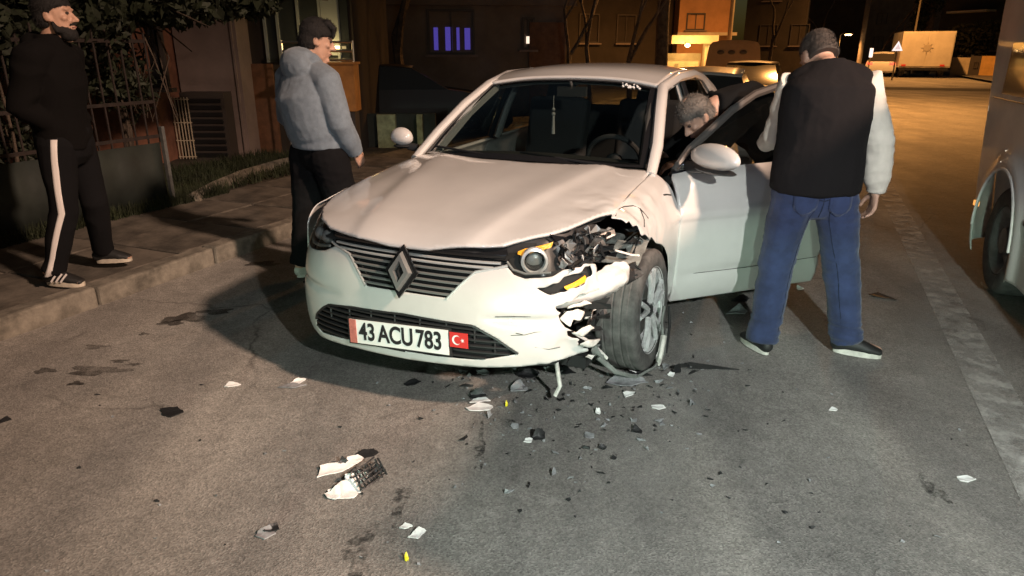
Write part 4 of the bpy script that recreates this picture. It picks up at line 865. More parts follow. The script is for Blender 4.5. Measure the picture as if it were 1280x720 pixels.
# --- the bearded man walking on the pavement
K0 = onz(78, 357, .13)
J = dict(pelvis=(.165,.10,.95), chest=(.18,.11,1.28), neck=(.20,.11,1.49), head=(.255,.11,1.625), hf=(1,.12,.06), tright=(.18,-1,0), pright=(.10,-1,0),
    shl=(.18,.28,1.41), shr=(.19,-.07,1.41), ell=(.08,.32,1.14), elr=(.09,-.11,1.13), wrl=(.20,.27,1.0), wrr=(.22,.0,1.0),
    hipl=(.165,.19,.88), hipr=(.175,.02,.88), knl=(.20,.22,.50), knr=(.135,.0,.49), anl=(.085,.40,.115), anr=(-.015,.0,.085), tol=(.245,.42,.07), tor=(.155,-.01,.03),
    hand_l=((.3,-.3,-.6), (0,1,0), .8, 1), hand_r=((.3,.3,-.6), (.2,-1,.2), .8, 1))
bm, g, hg, hb = person('bearded man in black with a white stripe down his trousers, walking along the pavement', (K0.x-.02, K0.y, .13), J)
hair(bm, hg, hb, 'hair_black', 1.0, -.06, 0, .006, tuft=(2200, .014))
r_, f_, u_ = hb
fuse('beard', [ell(hg(0,.052,-.100), (.050,.050,.040), r_, f_), ell(hg(0,.03,-.075), (.066,.052,.036), r_, f_), ring_loft([hg(-.068,.01,-.035), hg(-.064,.022,-.075)], [.010,.016], f_, 8), ring_loft([hg(.068,.01,-.035), hg(.064,.022,-.075)], [.010,.016], f_, 8), ring_loft([hg(-.03,.088,-.047), hg(0,.104,-.044), hg(.03,.088,-.047)], [.006,.008,.006], u_, 8)], 'hair_black', bm, .006, 2, [(.003, 70, 40)], 3.)
tro = trousers(bm, g, 'trouser', (.10,-1,0), r=(.104,.088,.074,.072,.062), seed=9., waist=.165, depth=.15, folds=((.008, 5, 5),))
me = tro.data; bvh = BVHTree.FromPolygons([v.co.copy() for v in me.vertices], [tuple(q.vertices) for q in me.polygons])
V = []; path = [mid(g['hipr']+V3(.045,0,.06), g['knr']+V3(.03,0,0), t/7) for t in range(8)] + [mid(g['knr']+V3(.03,0,0), g['anr']+V3(.005,0,.0), t/7) for t in range(1, 8)]
for q in path:
    for dx in (-.017, -.006, .006, .017):
        hit = bvh.ray_cast(Vector((q.x+dx, -1, q.z)), Vector((0,1,0))); y = hit[0].y if hit[0] else q.y-.08; V.append((q.x+dx, y-.005, q.z))
mk('trouser_stripe', V, grid_faces(len(path), 4), 'stripe', bm, solid=.004, off=0)
T = Vector(J['tright']).normalized(); c = g['chest']; p = g['pelvis']
fuse('jacket', [ring_loft([p+V3(0,0,-.08), p+V3(0,0,.05), mid(p, c, .5), c, mid(c, g['neck'], .5), mid(c, g['neck'], .85), g['neck']+V3(0,0,.04)], [(.17,.145),(.18,.15),(.175,.145),(.195,.155),(.18,.14),(.13,.10),(.080,.080)], T, 24, (0, 0))] +
    [ring_loft([mid(g['sh'+s], c, .2), g['sh'+s], mid(g['sh'+s], g['el'+s]), g['el'+s], mid(g['el'+s], g['wr'+s], .6), g['wr'+s]], [.085,.090,.084,.078,.066,.050], T, 16, (1, 0)) for s in 'lr'] + [ring_loft([g['neck']-V3(0,0,.06), mid(g['neck'], g['sh'+s], .6)-V3(0,0,.02), g['sh'+s]-V3(0,0,.01)], [.08,.088,.090], (1,0,0), 14) for s in 'lr'] + [ell(g['neck']-V3(.10,0,.03), (.11,.07,.08), T, (1,0,0))],
    'jacket', bm, .0095, 3, [(.012, 5, 7)], 14.)
for s in 'lr':
    so, f, sd = shoe(bm, g['an'+s], g['to'+s], 'shoe', 'gum')
    if s == 'r':
        for a in (.15, .34, .52):
            m = MB(); m.tube([f(a-.14,.034)+sd*.0465, f(a-.02,.060)+sd*.0455, f(a+.10,.086)+sd*.036], .006, 6); m.build('shoe_stripe', 'stripe', so)
        m = MB(); m.tube([f(-.20,.105)+sd*.0, f(.0,.108)+sd*.045, f(.12,.105)+sd*.0], .008, 6); m.build('sock', 'stripe', bm)
# --- the grey haired man bending into the car through the open door
o2 = onz(905, 365, 0)
J = dict(pelvis=(.36,.12,.93), chest=(-.02,-.02,1.20), neck=(-.22,-.10,1.24), head=(-.335,-.16,1.175), hf=(-.75,-.30,-.75), hup=(-.75,-.2,.75), tright=(-.35,.93,0), pright=(-.35,.93,0),
    shl=(-.04,-.20,1.24), shr=(-.12,.14,1.25), ell=(-.22,-.20,1.03), elr=(-.30,.12,1.03), wrl=(-.40,-.10,.90), wrr=(-.45,.10,.92),
    hipl=(.33,.02,.87), hipr=(.31,.20,.87), knl=(.19,.02,.48), knr=(.28,.20,.48), anl=(.06,.02,.085), anr=(.30,.25,.085), tol=(-.11,.0,.03), tor=(.13,.22,.03),
    hand_l=((-1,.1,-.3), (0,-.2,1), .5, -1), hand_r=((-1,-.1,-.3), (0,.2,1), .5, 1))
lm, g, hg, hb = person('grey haired man in a dark jacket bending into the car through its open front door', (o2.x+.02, o2.y+.05, 0), J)
hair(lm, hg, hb, 'hair_grey', 1.0, -.05, 0, .006, tuft=(2800, .022))
trousers(lm, g, 'trouser', (-.35,.93,0), seed=3., waist=.175)
T = Vector(J['tright']).normalized(); c = g['chest']; p = g['pelvis']; ax = (c-p).normalized()
fuse('jacket', [ring_loft([p-ax*.10, p+ax*.02, mid(p, c, .5)+V3(0,0,.03), c+V3(0,0,.02), mid(c, g['neck'], .6), g['neck']], [(.20,.165),(.205,.175),(.21,.18),(.215,.175),(.16,.12),(.085,.085)], T, 24, (1, 0))] +
    [ring_loft([mid(g['sh'+s], c, .2), g['sh'+s], mid(g['sh'+s], g['el'+s]), g['el'+s], mid(g['el'+s], g['wr'+s], .6), g['wr'+s]], [.085,.090,.082,.076,.064,.048], T, 16, (1, 0)) for s in 'lr'],
    'darkjk', lm, .0095, 3, [(.012, 5, 7)], 17.)
shoe(lm, g['anl'], g['tol'], 'sole', 'sole'); shoe(lm, g['anr'], g['tor'], 'sole', 'sole')

# ------------------------------------------------------------------ the minibus on the right
M['vanpaint'] = MAT('dusty pale van paint', (.72,.69,.65), .45, coat=.35, var=(2.2,.10))
M['vanglass'] = MAT('dark van window', (.05,.047,.042), .12, coat=.6)
M['steelwheel'] = MAT('grey steel wheel', (.20,.20,.195), .5, metal=.3, var=(12,.3))
M['markeramber'] = MAT('lit side marker', (.9,.4,.08), .3, emit=((1,.42,.10), .8))
VR = R(21)
van = empty('minibus', (3.262, 4.497, 0), -VR, 'pale dusty minibus standing at the right edge, only its rear side and wheel in view', 'minibus')
# local axes: x = right (into the van), y = along the street, away from the camera
def S_van(a, z):
    off = herm([.15,.3,.55,.9,1.25,1.7,2.0,2.18,2.30], [.01,-.005,-.012,-.004,.004,.012,.03,.07,.20], z)
    en = np.interp(z, [.24,.84,1.28,1.93,2.28], [.62,.90,1.06,1.26,1.32])
    off = off + np.where(a > en-.12, .13*np.clip((a-en+.12)/.12, 0, 1.1)**2.2, 0) + .05*np.exp(-((a+3.9)/.3)**2)
    rr = np.hypot(a, z-.36); off = off - .030*np.exp(-((rr-.50)/.07)**2)*(z > .15)
    return np.stack([off, a, z], -1)
arch = [(.475*math.cos(R(t)), .36+.475*math.sin(R(t))) for t in range(-26, 207, 8)]
V, Fc = trim(S_van, [(.62,.24),(.90,.84),(1.06,1.28),(1.26,1.93),(1.32,2.28),(-4.2,2.28),(-4.2,.24),(-.47,.22)] + arch[::-1][0:] + [(.49,.22)], [], .022)
mk('body_side', V, Fc, 'vanpaint', van, solid=.006, off=0)
vn = lambda a, z, d: tuple(S_van(np.array(float(a)), np.array(float(z)))+np.array([-d, 0, 0]))
m = MB(); m.tube([vn(a, z, .006) for a, z in [(.474*math.cos(R(t)), .36+.474*math.sin(R(t))) for t in range(0, 183, 8)]], .011, 8, flat=.9); m.build('arch_trim', 'vanpaint', van)
for a0, a1 in ((-.60, .62), (-1.95, -.70), (-3.3, -2.05)):
    A = np.linspace(a0, a1, 8); Z = np.linspace(1.28, 1.62, 8); G = [[vn(a, z, .006) for z in Z] for a in A]
    mk('side_window', *patch(G, 10, 10), 'vanglass', van)
m = MB(); m.tube([vn(a, 1.245, .004) for a in np.linspace(-4.1, 1.0, 30)], .004, 5); m.build('waist_crease', 'blackp', van)
m = MB(); m.tube([vn(a, .60, .006) for a in np.linspace(-4.1, -.56, 20)], .022, 6, flat=.5); m.build('rub_strip', 'blackp', van)
P = [[(x_+.13,e_-.002,z0),(x_+.22,e_+.03,z0),(1.0,e_+.05,z0),(1.72,e_+.03,z0),(1.93,e_-.02,z0)] for z0, e_, x_ in ((.24,.62,0),(.84,.90,0),(1.28,1.06,0),(1.93,1.26,.02),(2.28,1.32,.16))]
mk('rear_panel', *patch(P, 14, 18), 'vanpaint', van)
mk('roof', *patch([[(.32,a,2.27),(.6,a,2.34),(1.0,a,2.36),(1.4,a,2.34),(1.72,a,2.27)] for a in (1.30,-.6,-2.4,-4.2)], 10, 14), 'vanpaint', van)
m = MB(); m.add([(1.95,.60,.2),(1.95,-4.2,.2),(1.72,-4.2,2.28),(1.72,1.3,2.28)], [(0,1,2,3)]); m.add([(.0,-4.2,.2),(1.95,-4.2,.2),(1.72,-4.2,2.28),(.32,-4.2,2.28)], [(0,1,2,3)]); m.build('front_panel', 'vanpaint', van, smooth=False)
m = MB(); m.box((1.0,-1.6,.27), (1.8,5.0,.08)); m.box((.62,0,.62), (.04,1.1,.75)); m.build('underbody', 'matte', van, smooth=False)
m = MB(); m.box((.05,.70,.50), (.025,.07,.035)); o = m.build('side_marker', 'markeramber', van); o.location = (vn(.58,.5,0)[0]-.055, -.14, 0)
m = MB(); m.box((1.0,.70,.36), (1.6,.10,.22)); o = m.build('rear_bumper', 'blackp', van)
def plain_wheel(parent, loc, r=.36, w=.22, rz=math.pi):
    e = empty('wheel', loc, rz); e.parent = parent
    k = r/.36
    MB().lathe([(.22*k,-w/2),(.33*k,-w/2),(.352*k,-w*.42),(.36*k,-w*.3),(.36*k,w*.3),(.352*k,w*.42),(.33*k,w/2),(.235*k,w*.47),(.225*k,w*.40)], 40).build('tyre', 'tyre', e, sharp=50)
    MB().lathe([(.228*k,w*.44),(.222*k,w*.46),(.20*k,w*.40),(.17*k,w*.18),(.10*k,w*.22),(.085*k,w*.40),(.0,w*.42)], 32).build('rim', 'steelwheel', e)
    return e
e = plain_wheel(van, (.135, 0, .36), .36, .23, R(90)); e = plain_wheel(van, (.135,-3.2,.36), .36, .23, R(90))

# ------------------------------------------------------------------ street furniture, houses, trees, parked traffic
M['brickwall'] = MAT('red brown render', (.23,.10,.06), .9, var=(2.5,.35), bump=(30,.4,.01))
M['greywall'] = MAT('mauve grey render', (.20,.155,.14), .9, var=(2,.15), bump=(60,.3,.005))
M['yellowwall'] = MAT('yellow ochre render', (.52,.30,.09), .9, var=(3,.15))
M['brownwood'] = MAT('brown shutter', (.13,.06,.03), .7, var=(6,.3))
M['housewall'] = MAT('taupe house render', (.15,.12,.10), .9, var=(1.2,.2))
M['darkwall'] = MAT('dark house render', (.030,.023,.018), .9, var=(1.2,.25))
M['orangewall'] = MAT('orange house render', (.42,.22,.10), .9, var=(1.5,.15))
M['paleconc'] = MAT('pale painted concrete', (.50,.42,.30), .85, var=(2,.2))
M['rooftile'] = MAT('dark roof tiles', (.10,.045,.03), .85, var=(6,.4))
M['frame'] = MAT('dark window frame', (.05,.04,.035), .6)
M['pane'] = MAT('dark window pane', (.02,.02,.022), .08, coat=.4)
M['greenpanel'] = MAT('dark green sheet panel', (.020,.026,.022), .7, var=(2.5,.3), bump=(9,.3,.01))
M['rust'] = MAT('rusty iron bar', (.022,.014,.011), .85, var=(20,.4))
M['galv'] = MAT('galvanised post', (.16,.165,.16), .6, metal=.4, var=(12,.3))
M['bark'] = MAT('bark', (.075,.055,.04), .95, var=(8,.4), bump=(22,1,.03))
M['bare'] = MAT('bare branches', (.10,.075,.055), .95, var=(8,.4))
M['leaf'] = MAT('dark leaf', (.020,.026,.012), .7, var=(5,.5))
M['pole'] = MAT('painted lamp post', (.26,.22,.16), .6, metal=.3)
M['lampglow'] = MAT('lit street lamp', (1,.7,.35), .4, emit=((1,.62,.26), 26))
M['purple'] = MAT('window lit violet', (.1,.08,.3), .5, emit=((.085,.06,.30), .15))
M['violetbar'] = MAT('violet light behind curtain', (.1,.08,.4), .5, emit=((.14,.10,.70), .27))
M['warmwin'] = MAT('lit window', (.8,.7,.6), .5, emit=((1,.80,.62), .9))
M['whitewin'] = MAT('pale lit window', (.8,.8,.8), .5, emit=((.85,.72,.66), .55))
M['steelrail'] = MAT('polished rail', (.62,.58,.50), .3, metal=.9)
M['oakbox'] = MAT('orange varnished wood', (.46,.20,.05), .45, var=(5,.2))
M['shopglass'] = MAT('dark shop glass', (.030,.036,.040), .10, coat=.5)
M['shopframe'] = MAT('pale aluminium frame', (.30,.34,.35), .5, metal=.3)
M['vanbrown'] = MAT('brown tan panel van', (.28,.19,.10), .55, var=(2,.15))
M['truckbox'] = MAT('white truck box', (.62,.56,.46), .55, var=(1.4,.1))
M['darkcar'] = MAT('dark car paint', (.030,.024,.022), .5, spec=.3)
M['silver'] = MAT('silver car paint', (.52,.50,.47), .35, coat=.5)
M['whitecar'] = MAT('white car', (.7,.68,.64), .4, coat=.4)
M['carlamp'] = MAT('lit car headlamp', (1,.95,.85), .3, emit=((1,.90,.72), 7))
M['taillamp'] = MAT('lit tail lamp', (.8,.05,.03), .3, emit=((1,.10,.05), 1.6))
M['signwhite'] = MAT('sign face with added glow', (.85,.82,.82), .5, emit=((1,.90,.90), .75))  # emission stands in for light the sign throws back
M['signred'] = MAT('sign red', (.6,.06,.05), .5)
M['hedge'] = MAT('dark hedge', (.022,.022,.012), .9, var=(4,.5))

def window(parent, c, w, h, pane='pane', fr='frame', sill=True, depth=.05):
    x, y, z = c; m = MB(); t = .05
    f = m.box((x-w/2-t/2, y-.02, z), (t, .08, h+2*t)).box((x+w/2+t/2, y-.02, z), (t, .08, h+2*t)).box((x, y-.022, z+h/2+t/2), (w, .076, t)).box((x, y-.022, z-h/2-t/2), (w, .076, t)).box((x, y-.012, z), (.035, .05, h)).build('window', fr, parent, smooth=False)
    m = MB(); m.box((x, y+.012, z), (w, .012, h)).build('pane', pane, f, smooth=False)
    if sill: m = MB(); m.box((x, y-.07, z-h/2-t-.03), (w+.25, .16, .05)).build('sill', 'greywall', f, smooth=False)
    return f
def building(name, label, cat, p0, p1, h, depth, mat, wins=(), base=0, group=None, roof=None, over=.3):
    """front wall from ground point p0 to p1 (left to right as seen), going back by depth; local x runs along the front"""
    p0 = Vector(p0); p1 = Vector(p1); d = p1-p0; w = math.hypot(d.x, d.y); rz = math.atan2(d.y, d.x)
    b = empty(name, (p0.x, p0.y, base), rz, label, cat, group)
    m = MB(); m.box((w/2, depth/2, h/2), (w, depth, h)); m.build('wall', mat, b, smooth=False)
    for wi in wins: window(b, (wi[0], -.001, wi[1]), wi[2], wi[3], *(wi[4:]))
    if roof:
        m = MB(); o = over; m.add([(-o,-o,h+.002),(w+o,-o,h+.002),(w+o,depth+o,h+.002),(-o,depth+o,h+.002),(-o,depth/2,h+roof),(w+o,depth/2,h+roof),(-o,-o,h+.12),(w+o,-o,h+.12),(w+o,depth+o,h+.12),(-o,depth+o,h+.12)],
              [(0,3,2,1),(0,1,7,6),(6,7,5,4),(2,3,9,8),(8,9,4,5),(0,6,4,9,3),(1,2,8,5,7)]); m.build('roof', 'rooftile', b, smooth=False)
    return b
def gp(px, Y): q = at(px, 100, Y); return Vector((q.x*1.0, Y, 0))
def bare_tree(label, base, h, seed, spread=.45, r0=.09, depth=5, group=None, lean=(0,0)):
    rg = random.Random(seed); t = empty('bare_tree', base, 0, label, 'tree', group); tr = MB(); br = MB()
    def grow(p, d, ln, r, k):
        pts = [p]; q = p
        for i in range(3):
            d = (d + Vector((rg.uniform(-.16,.16), rg.uniform(-.16,.16), .05))).normalized(); q = q+d*ln/3; pts.append(q)
        (tr if k >= depth-1 else br).tube(pts, [r, r*.9, r*.8, r*.68], 6 if r > .02 else 4)
        if k == 0 or r < .005: return
        for i in range(2 if k > 2 else 3):
            a = rg.uniform(0, 6.28); s = rg.uniform(.6,1.3)*spread; v = d.orthogonal().normalized(); v = (Matrix.Rotation(a, 3, d) @ v)
            grow(q-d*ln*rg.uniform(0,.25)*(i > 0), (d+v*s).normalized(), ln*rg.uniform(.62,.85), r*.62, k-1)
    grow(Vector((0,0,-.05)), Vector((lean[0], lean[1], 1)).normalized(), h*.30, r0, depth)
    tr.build('trunk', 'bark', t); br.build('crown', 'bare', t); return t
def leaf_cloud(name, parent, centres, n, size, mat, rgs):
    rg = np.random.default_rng(rgs); C = np.array([c[:3] for c in centres]); Rr = np.array([c[3:6] for c in centres]); w = Rr.prod(1)**(1/3.)*np.array([c[6] if len(c) > 6 else 1 for c in centres]); w /= w.sum()
    k = rg.choice(len(C), n, p=w); u = rg.normal(size=(n,3)); u /= np.linalg.norm(u, axis=1)[:, None]; u *= (rg.uniform(0,1,n)**.45)[:, None]
    P = C[k]+u*Rr[k]; a = rg.normal(size=(n,3)); a /= np.linalg.norm(a, axis=1)[:, None]; b = np.cross(a, rg.normal(size=(n,3))); b /= np.linalg.norm(b, axis=1)[:, None]
    s = size*rg.uniform(.6,1.4,n)[:, None]; V = np.stack([P-a*s, P+b*s*.42, P+a*s, P-b*s*.42], 1).reshape(-1,3)
    return mk(name, V, np.arange(4*n).reshape(-1,4), mat, parent, smooth=False)
def far_car(label, loc, rz, paint, kind='car', lit=None, sc=1.0, group=None, tall=0):
    """local +x is the nose"""
    t = empty('parked_car' if lit != 'front' else 'oncoming_car', loc, rz, label, kind, group)
    lo = [(-2.1,.30),(-2.14,.62),(-2.05,.88),(-1.6,.95),(.75,.95),(1.75,.80),(2.05,.66),(2.10,.35),(2.0,.24),(-2.0,.24)]
    hi = [(-1.9,.94),(-1.35,1.38+tall),(-.7,1.46+tall),(.05,1.42+tall),(.85,.96)]
    def shell(poly, w0, w1, zs):
        n = len(poly); cols = [(-w0, 1), (-w0*.985, 0), (w0*.985, 0), (w0, 1)]
        V = []
        for x, z in poly:
            k = np.clip((z-zs[0])/(zs[1]-zs[0]), 0, 1); w = w0+(w1-w0)*k; V += [(x, -w, z), (x, -w*.5, z+.02*k), (x, w*.5, z+.02*k), (x, w, z)]
        Fc = [(i*4+j, ((i+1) % n)*4+j, ((i+1) % n)*4+j+1, i*4+j+1) for i in range(n) for j in range(3)] + [tuple(i*4 for i in range(n)), tuple(i*4+3 for i in range(n-1, -1, -1))]
        return V, Fc
    V, Fc = shell(lo, .86, .80, (.6,.95)); b = mk('body', V, Fc, paint, t, True, 40); bv = b.modifiers.new('round', 'BEVEL'); bv.width = .05; bv.segments = 2; bv.limit_method = 'ANGLE'
    V, Fc = shell(hi, .76, .58, (.94,1.4+tall)); mk('cabin_glass', V, Fc, 'vanglass', t, True, 30)
    V, Fc = patch([[(-1.38,-.60,1.375+tall),(-1.40,0,1.41+tall),(-1.38,.60,1.375+tall)],[(-.7,-.60,1.468+tall),(-.7,0,1.50+tall),(-.7,.60,1.468+tall)],[(.06,-.58,1.432+tall),(.10,0,1.465+tall),(.06,.58,1.432+tall)]], 8, 8); mk('roof', V, Fc, paint, t, solid=.02)
    for x in (-1.32, 1.28):
        for s in (-1, 1): plain_wheel(t, (x, s*.78, .31), .31, .19, 0 if s > 0 else math.pi)
    for s in (-1, 1):
        m = MB(); m.ball((2.04, s*.60, .68), (.06,.16,.07), 10, 6); m.build('headlight', 'carlamp' if lit in ('front',) else 'chrome', t)
        m = MB(); m.box((-2.10, s*.62, .80), (.06,.30,.14)); m.build('tail_light', 'taillamp' if lit == 'rear' else 'red', t)
    t.scale = (sc, sc, sc)
    return t
# --- fence of green sheet panels with rusty bars above, on the left
F0, F1 = st(1.55, -5.72, .13), st(4.95, -5.72, .13); fd = (F1-F0).normalized(); frz = math.atan2(fd.y, fd.x); FLn = (F1-F0).length
fence = empty('fence', F0, frz, 'low fence of dark green sheet panels with rusty iron bars above, behind the bearded man', 'fence')
npan = 3; pw = FLn/npan
for i in range(npan+1):
    m = MB(); m.box((i*pw, -.02, .36), (.035, .04, .78)); m.build('post', 'galv', fence, smooth=False)
    if i < npan:
        m = MB(); k = 14; V = []
        for j in range(k+1):
            x = i*pw+.02+(pw-.04)*j/k; y = .012*math.sin(j*1.7+i)+.004*(j % 2)
            V += [(x, y, .03), (x, y+.01*math.sin(j), .3), (x, y, .60)]
        mk('panel', V, grid_faces(k+1, 3), 'greenpanel', fence, solid=.01)
nb = 26
for i in range(nb+1):
    x = FLn*i/nb; m = MB(); m.tube([(x,.02,.60),(x,.02,1.62+.03*math.sin(i*5))], .010, 5); m.build('bar', 'rust', fence)
for z in (.66, .98, 1.52): m = MB(); m.box((FLn/2, .02, z), (FLn, .02, .03)); m.build('rail', 'rust', fence, smooth=False)
# --- leafy tree overhanging the fence
lt = empty('leafy_tree', (-4.05, 7.3, .1), 0, 'dark leafy tree overhanging the fence at the upper left', 'tree')
m = MB(); m.tube([(0,0,-.1),(.05,0,.7),(-.03,0,1.4),(.06,0,2.1),(0,.1,3.0)], [.055,.05,.045,.04,.03], 8)
m.build('trunk', 'bark', lt); m = MB()
rg = random.Random(4)
for i in range(34):
    a = rg.uniform(0,6.28); z = rg.uniform(1.4,2.8); L = rg.uniform(.7,2.4); p = Vector((0,0,z)); q = p+Vector((math.cos(a)*L*.6, math.sin(a)*L*.4, L*.22)); r2 = q+Vector((math.cos(a)*L*.5, math.sin(a)*L*.3, -.35*rg.random()))
    m.tube([p, q, r2], [.022,.013,.006], 5)
for i in range(14):
    x = rg.uniform(-1.2,.5); p = Vector((x, rg.uniform(-.4,.4), 2.0)); m.tube([p, p+Vector((rg.uniform(-.2,.2),0,-.6)), p+Vector((rg.uniform(-.35,.35),0,-1.2))], [.012,.009,.004], 4)
m.build('limb', 'bark', lt)
leaf_cloud('crown', lt, [(-1.6,-.2,2.0,1.3,.8,.50,1.5),(-.3,-.4,1.95,1.1,.6,.36,1.5),(.75,-.2,1.92,.75,.6,.24,1.3),(1.30,.1,1.95,.45,.5,.20,1.2),(.2,-.3,2.2,1.6,.7,.4,1.2),(-2.0,-.6,1.4,.7,.3,.4),(-2.6,0,2.4,.9,.8,.9),(-.5,0,3.2,2.4,1.2,.7,1.6),(-.2,-.1,1.70,.30,.3,.35,.6),(-.85,.1,1.65,.34,.3,.45,.6),(.10,.05,1.2,.25,.2,.45,.35)], 17000, .066, 'leaf', 12)
iv = empty('climber', st(3.2,-6.15,.1), 0, 'dark climbing foliage hanging over the fence bars under the tree', 'plant'); m = MB()
for k in range(7): b0 = SA*(-1.6+.55*k); m.tube([b0, b0+Vector((.05,0,.8)), b0+Vector((-.05,.1,1.7))], [.02,.014,.008], 5)
m.build('stem', 'bark', iv); leaf_cloud('foliage', iv, [(*(SA*a_ + SB*b_ + Vector((0,0,z_))), .45, .30, .28, w_) for a_, b_, z_, w_ in ((-1.7,.1,1.5,1),(-1.2,.2,1.2,1),(-.7,.15,1.6,1.2),(-.2,.0,1.3,.8),(.3,.2,1.65,1.2),(.8,.1,1.45,.9),(1.3,.2,1.7,1.1),(1.7,.0,1.2,.5),(-1.5,.1,.8,.6))], 5200, .055, 'leaf', 91)
# shrubs behind the fence
for i, (s, t, h, lab) in enumerate(((2.2,-6.35,.85,'dark shrub behind the fence next to the bearded man'),(4.1,-6.45,.95,'dark shrub behind the fence under the leafy tree'))):
    q = st(s, t, .1); e = empty('shrub', q, 0, lab, 'shrub'); m = MB()
    for k in range(9): a = k*.7; m.tube([(0,0,0), (.25*math.cos(a), .2*math.sin(a), h*.6), (.42*math.cos(a), .3*math.sin(a), h)], [.014,.01,.005], 5)
    m.build('stem', 'bark', e); leaf_cloud('foliage', e, [(0,0,h*.72,.5,.4,.42),(.2,0,h*.4,.35,.3,.3)], 1100, .05, 'leaf', 40+i)
# --- houses on the left
rb = building('red_house', 'red brown house wall glimpsed between the fence bars on the left', 'house', at(-260,200,9.3).xy.to_3d(), at(207,200,9.6).xy.to_3d(), 4.2, 3, 'brickwall', [(2.2,1.7,.9,1.1),(4.6,1.7,.9,1.1)])
yh = building('ochre_house', 'yellow ochre house wall beside the grey house on the left', 'house', at(196,150,11.6).xy.to_3d(), at(250,150,11.6).xy.to_3d(), 5, 3, 'yellowwall')
gh = building('grey_house', 'mauve grey house wall with a dark vent cabinet, left of the shop entrance', 'house', at(238,190,10.4).xy.to_3d(), at(313,190,10.4).xy.to_3d(), 4.5, 3.5, 'greywall')
m = MB(); m.box((.84,-.02,1.9), (.03,.03,3.8)); m.build('downpipe', 'greywall', gh, smooth=False)
q = at(265, 175, 10.2); cb = empty('utility_cabinet', (q.x, 10.2, 0), 0, 'dark slatted utility cabinet standing against the mauve grey house wall', 'cabinet')
MB().box((0,0,.52), (.62,.30,.98)).build('case', 'frame', cb, smooth=False)
for i in range(9): MB().box((0,-.165,.14+.095*i), (.54,.03,.05), rx=.4).build('slat', 'blackp', cb, smooth=False)
q = at(231, 170, 10.0); gr = empty('white_grille', (q.x, 10.0, 0), 0, 'pale wire grille gate standing between fence end and utility cabinet', 'gate')
for i in range(6): MB().box((-.11+.044*i,0,.52), (.012,.012,.86)).build('wire', 'paleconc', gr, smooth=False)
for z in (.12,.35,.6,.92): MB().box((0,.002,z), (.26,.01,.014)).build('wire', 'paleconc', gr, smooth=False)
bw = building('shop_building', 'shop entrance with dark glass and pale posts behind the young man in the hoodie', 'shop', at(314,190,10.9).xy.to_3d(), at(452,190,10.9).xy.to_3d(), 4.6, 3, 'darkwall')
w_ = (at(452,190,10.9)-at(314,190,10.9)).length
MB().box((.26,-.03,.70), (.46,.06,1.36)).build('shutter', 'brownwood', bw, smooth=False)
MB().box((1.05,-.02,2.4), (1.25,.04,2.0)).build('glass_front', 'shopglass', bw, smooth=False)
for x in (.02,.45,.64,.95,1.27,1.52): MB().box((x,-.06,2.45), (.035,.05,2.1)).build('post', 'shopframe', bw, smooth=False)
MB().box((1.42,-.05,2.5), (.26,.03,2.0)).build('door_leaf', 'shopframe', bw, smooth=False)
q0, q1 = at(352, 60, 10.3), at(441, 60, 10.3); hrl = empty('handrail', (q0.x, 10.3, 0), 0, 'polished handrail at the shop entrance behind the hooded man, catching yellow light', 'handrail'); wr_ = q1.x-q0.x
for z in (1.44,1.56,1.68): m = MB(); m.tube([(0,0,z),(wr_,0,z)], .016, 8); m.build('rail', 'steelrail', hrl)
for x in (0, wr_*.5, wr_): m = MB(); m.tube([(x,0,.0),(x,0,1.70)], .016, 8); m.build('post', 'steelrail', hrl)
q = at(432, 104, 10.0); cw = empty('counter', (q.x-.02, 10.0, 0), 0, 'orange varnished wooden counter behind the hooded man at the shop entrance', 'counter')
MB().box((0,0,1.08), (.36,.34,.62)).build('case', 'oakbox', cw, smooth=False); MB().box((-.25,0,1.405), (.90,.40,.03)).build('top', 'oakbox', cw, smooth=False); MB().box((0,0,.38), (.30,.28,.76)).build('leg', 'frame', cw, smooth=False)
m = MB(); m.box((0,0,0), (.5,.05,.04)); sl = m.build('strip_light', MAT('lit warm strip', (1,.8,.4), .4, emit=((1,.72,.30), 6)), None, smooth=False); q = at(405, 62, 10.75); sl.location = (q.x, 10.66, q.z+.03); tag(sl, 'small warm strip light behind the handrail at the shop entrance', 'lamp')
lamp('strip_glow', 'POINT', (q.x, 10.45, q.z+.05), 4, (1,.66,.25), .08)
hw0, hw1 = at(440,150,17).xy.to_3d(), at(705,150,17.6).xy.to_3d()
ph = building('violet_window_house', 'dim taupe house with a violet lit window, behind the crashed car', 'house', hw0, hw1, 6.0, 6, 'housewall', [((at(572,40,17.2)-at(440,40,17)).length, at(572,40,17.2).z, 1.0, .90, 'purple')])
for dx, w2, h2 in ((-.36,.10,.5),(-.06,.16,.52),(.16,.07,.5),(.38,.13,.48)): MB().box(((at(572,40,17.2)-at(440,40,17)).length+dx, -.012, at(572,40,17.2).z-.15), (w2,.02,h2)).build('curtain', 'violetbar', ph, smooth=False)
xx = (at(668,40,17.5)-at(440,40,17)).length; window(ph, (xx, -.001, at(668,42,17.5).z), .20, .62, 'pane'); MB().box((xx,-.03,at(668,50,17.5).z), (.09,.03,.16)).build('window_lamp', 'warmwin', ph)
MB().box((2.7,-.08,2.62), (5.4,.16,.12)).build('cornice', 'housewall', ph, smooth=False)
MB().box((4.72,-.04,1.1), (.85,.06,2.2)).build('door', 'brownwood', ph, smooth=False)
dh = building('dark_house', 'dark house behind the bare thicket left of the lamp post', 'house', at(705,150,29).xy.to_3d(), at(842,150,31).xy.to_3d(), 8, 6, 'darkwall', [(1.0,2.4,.8,1.0),(2.7,2.4,.8,1.0)], roof=1.6)
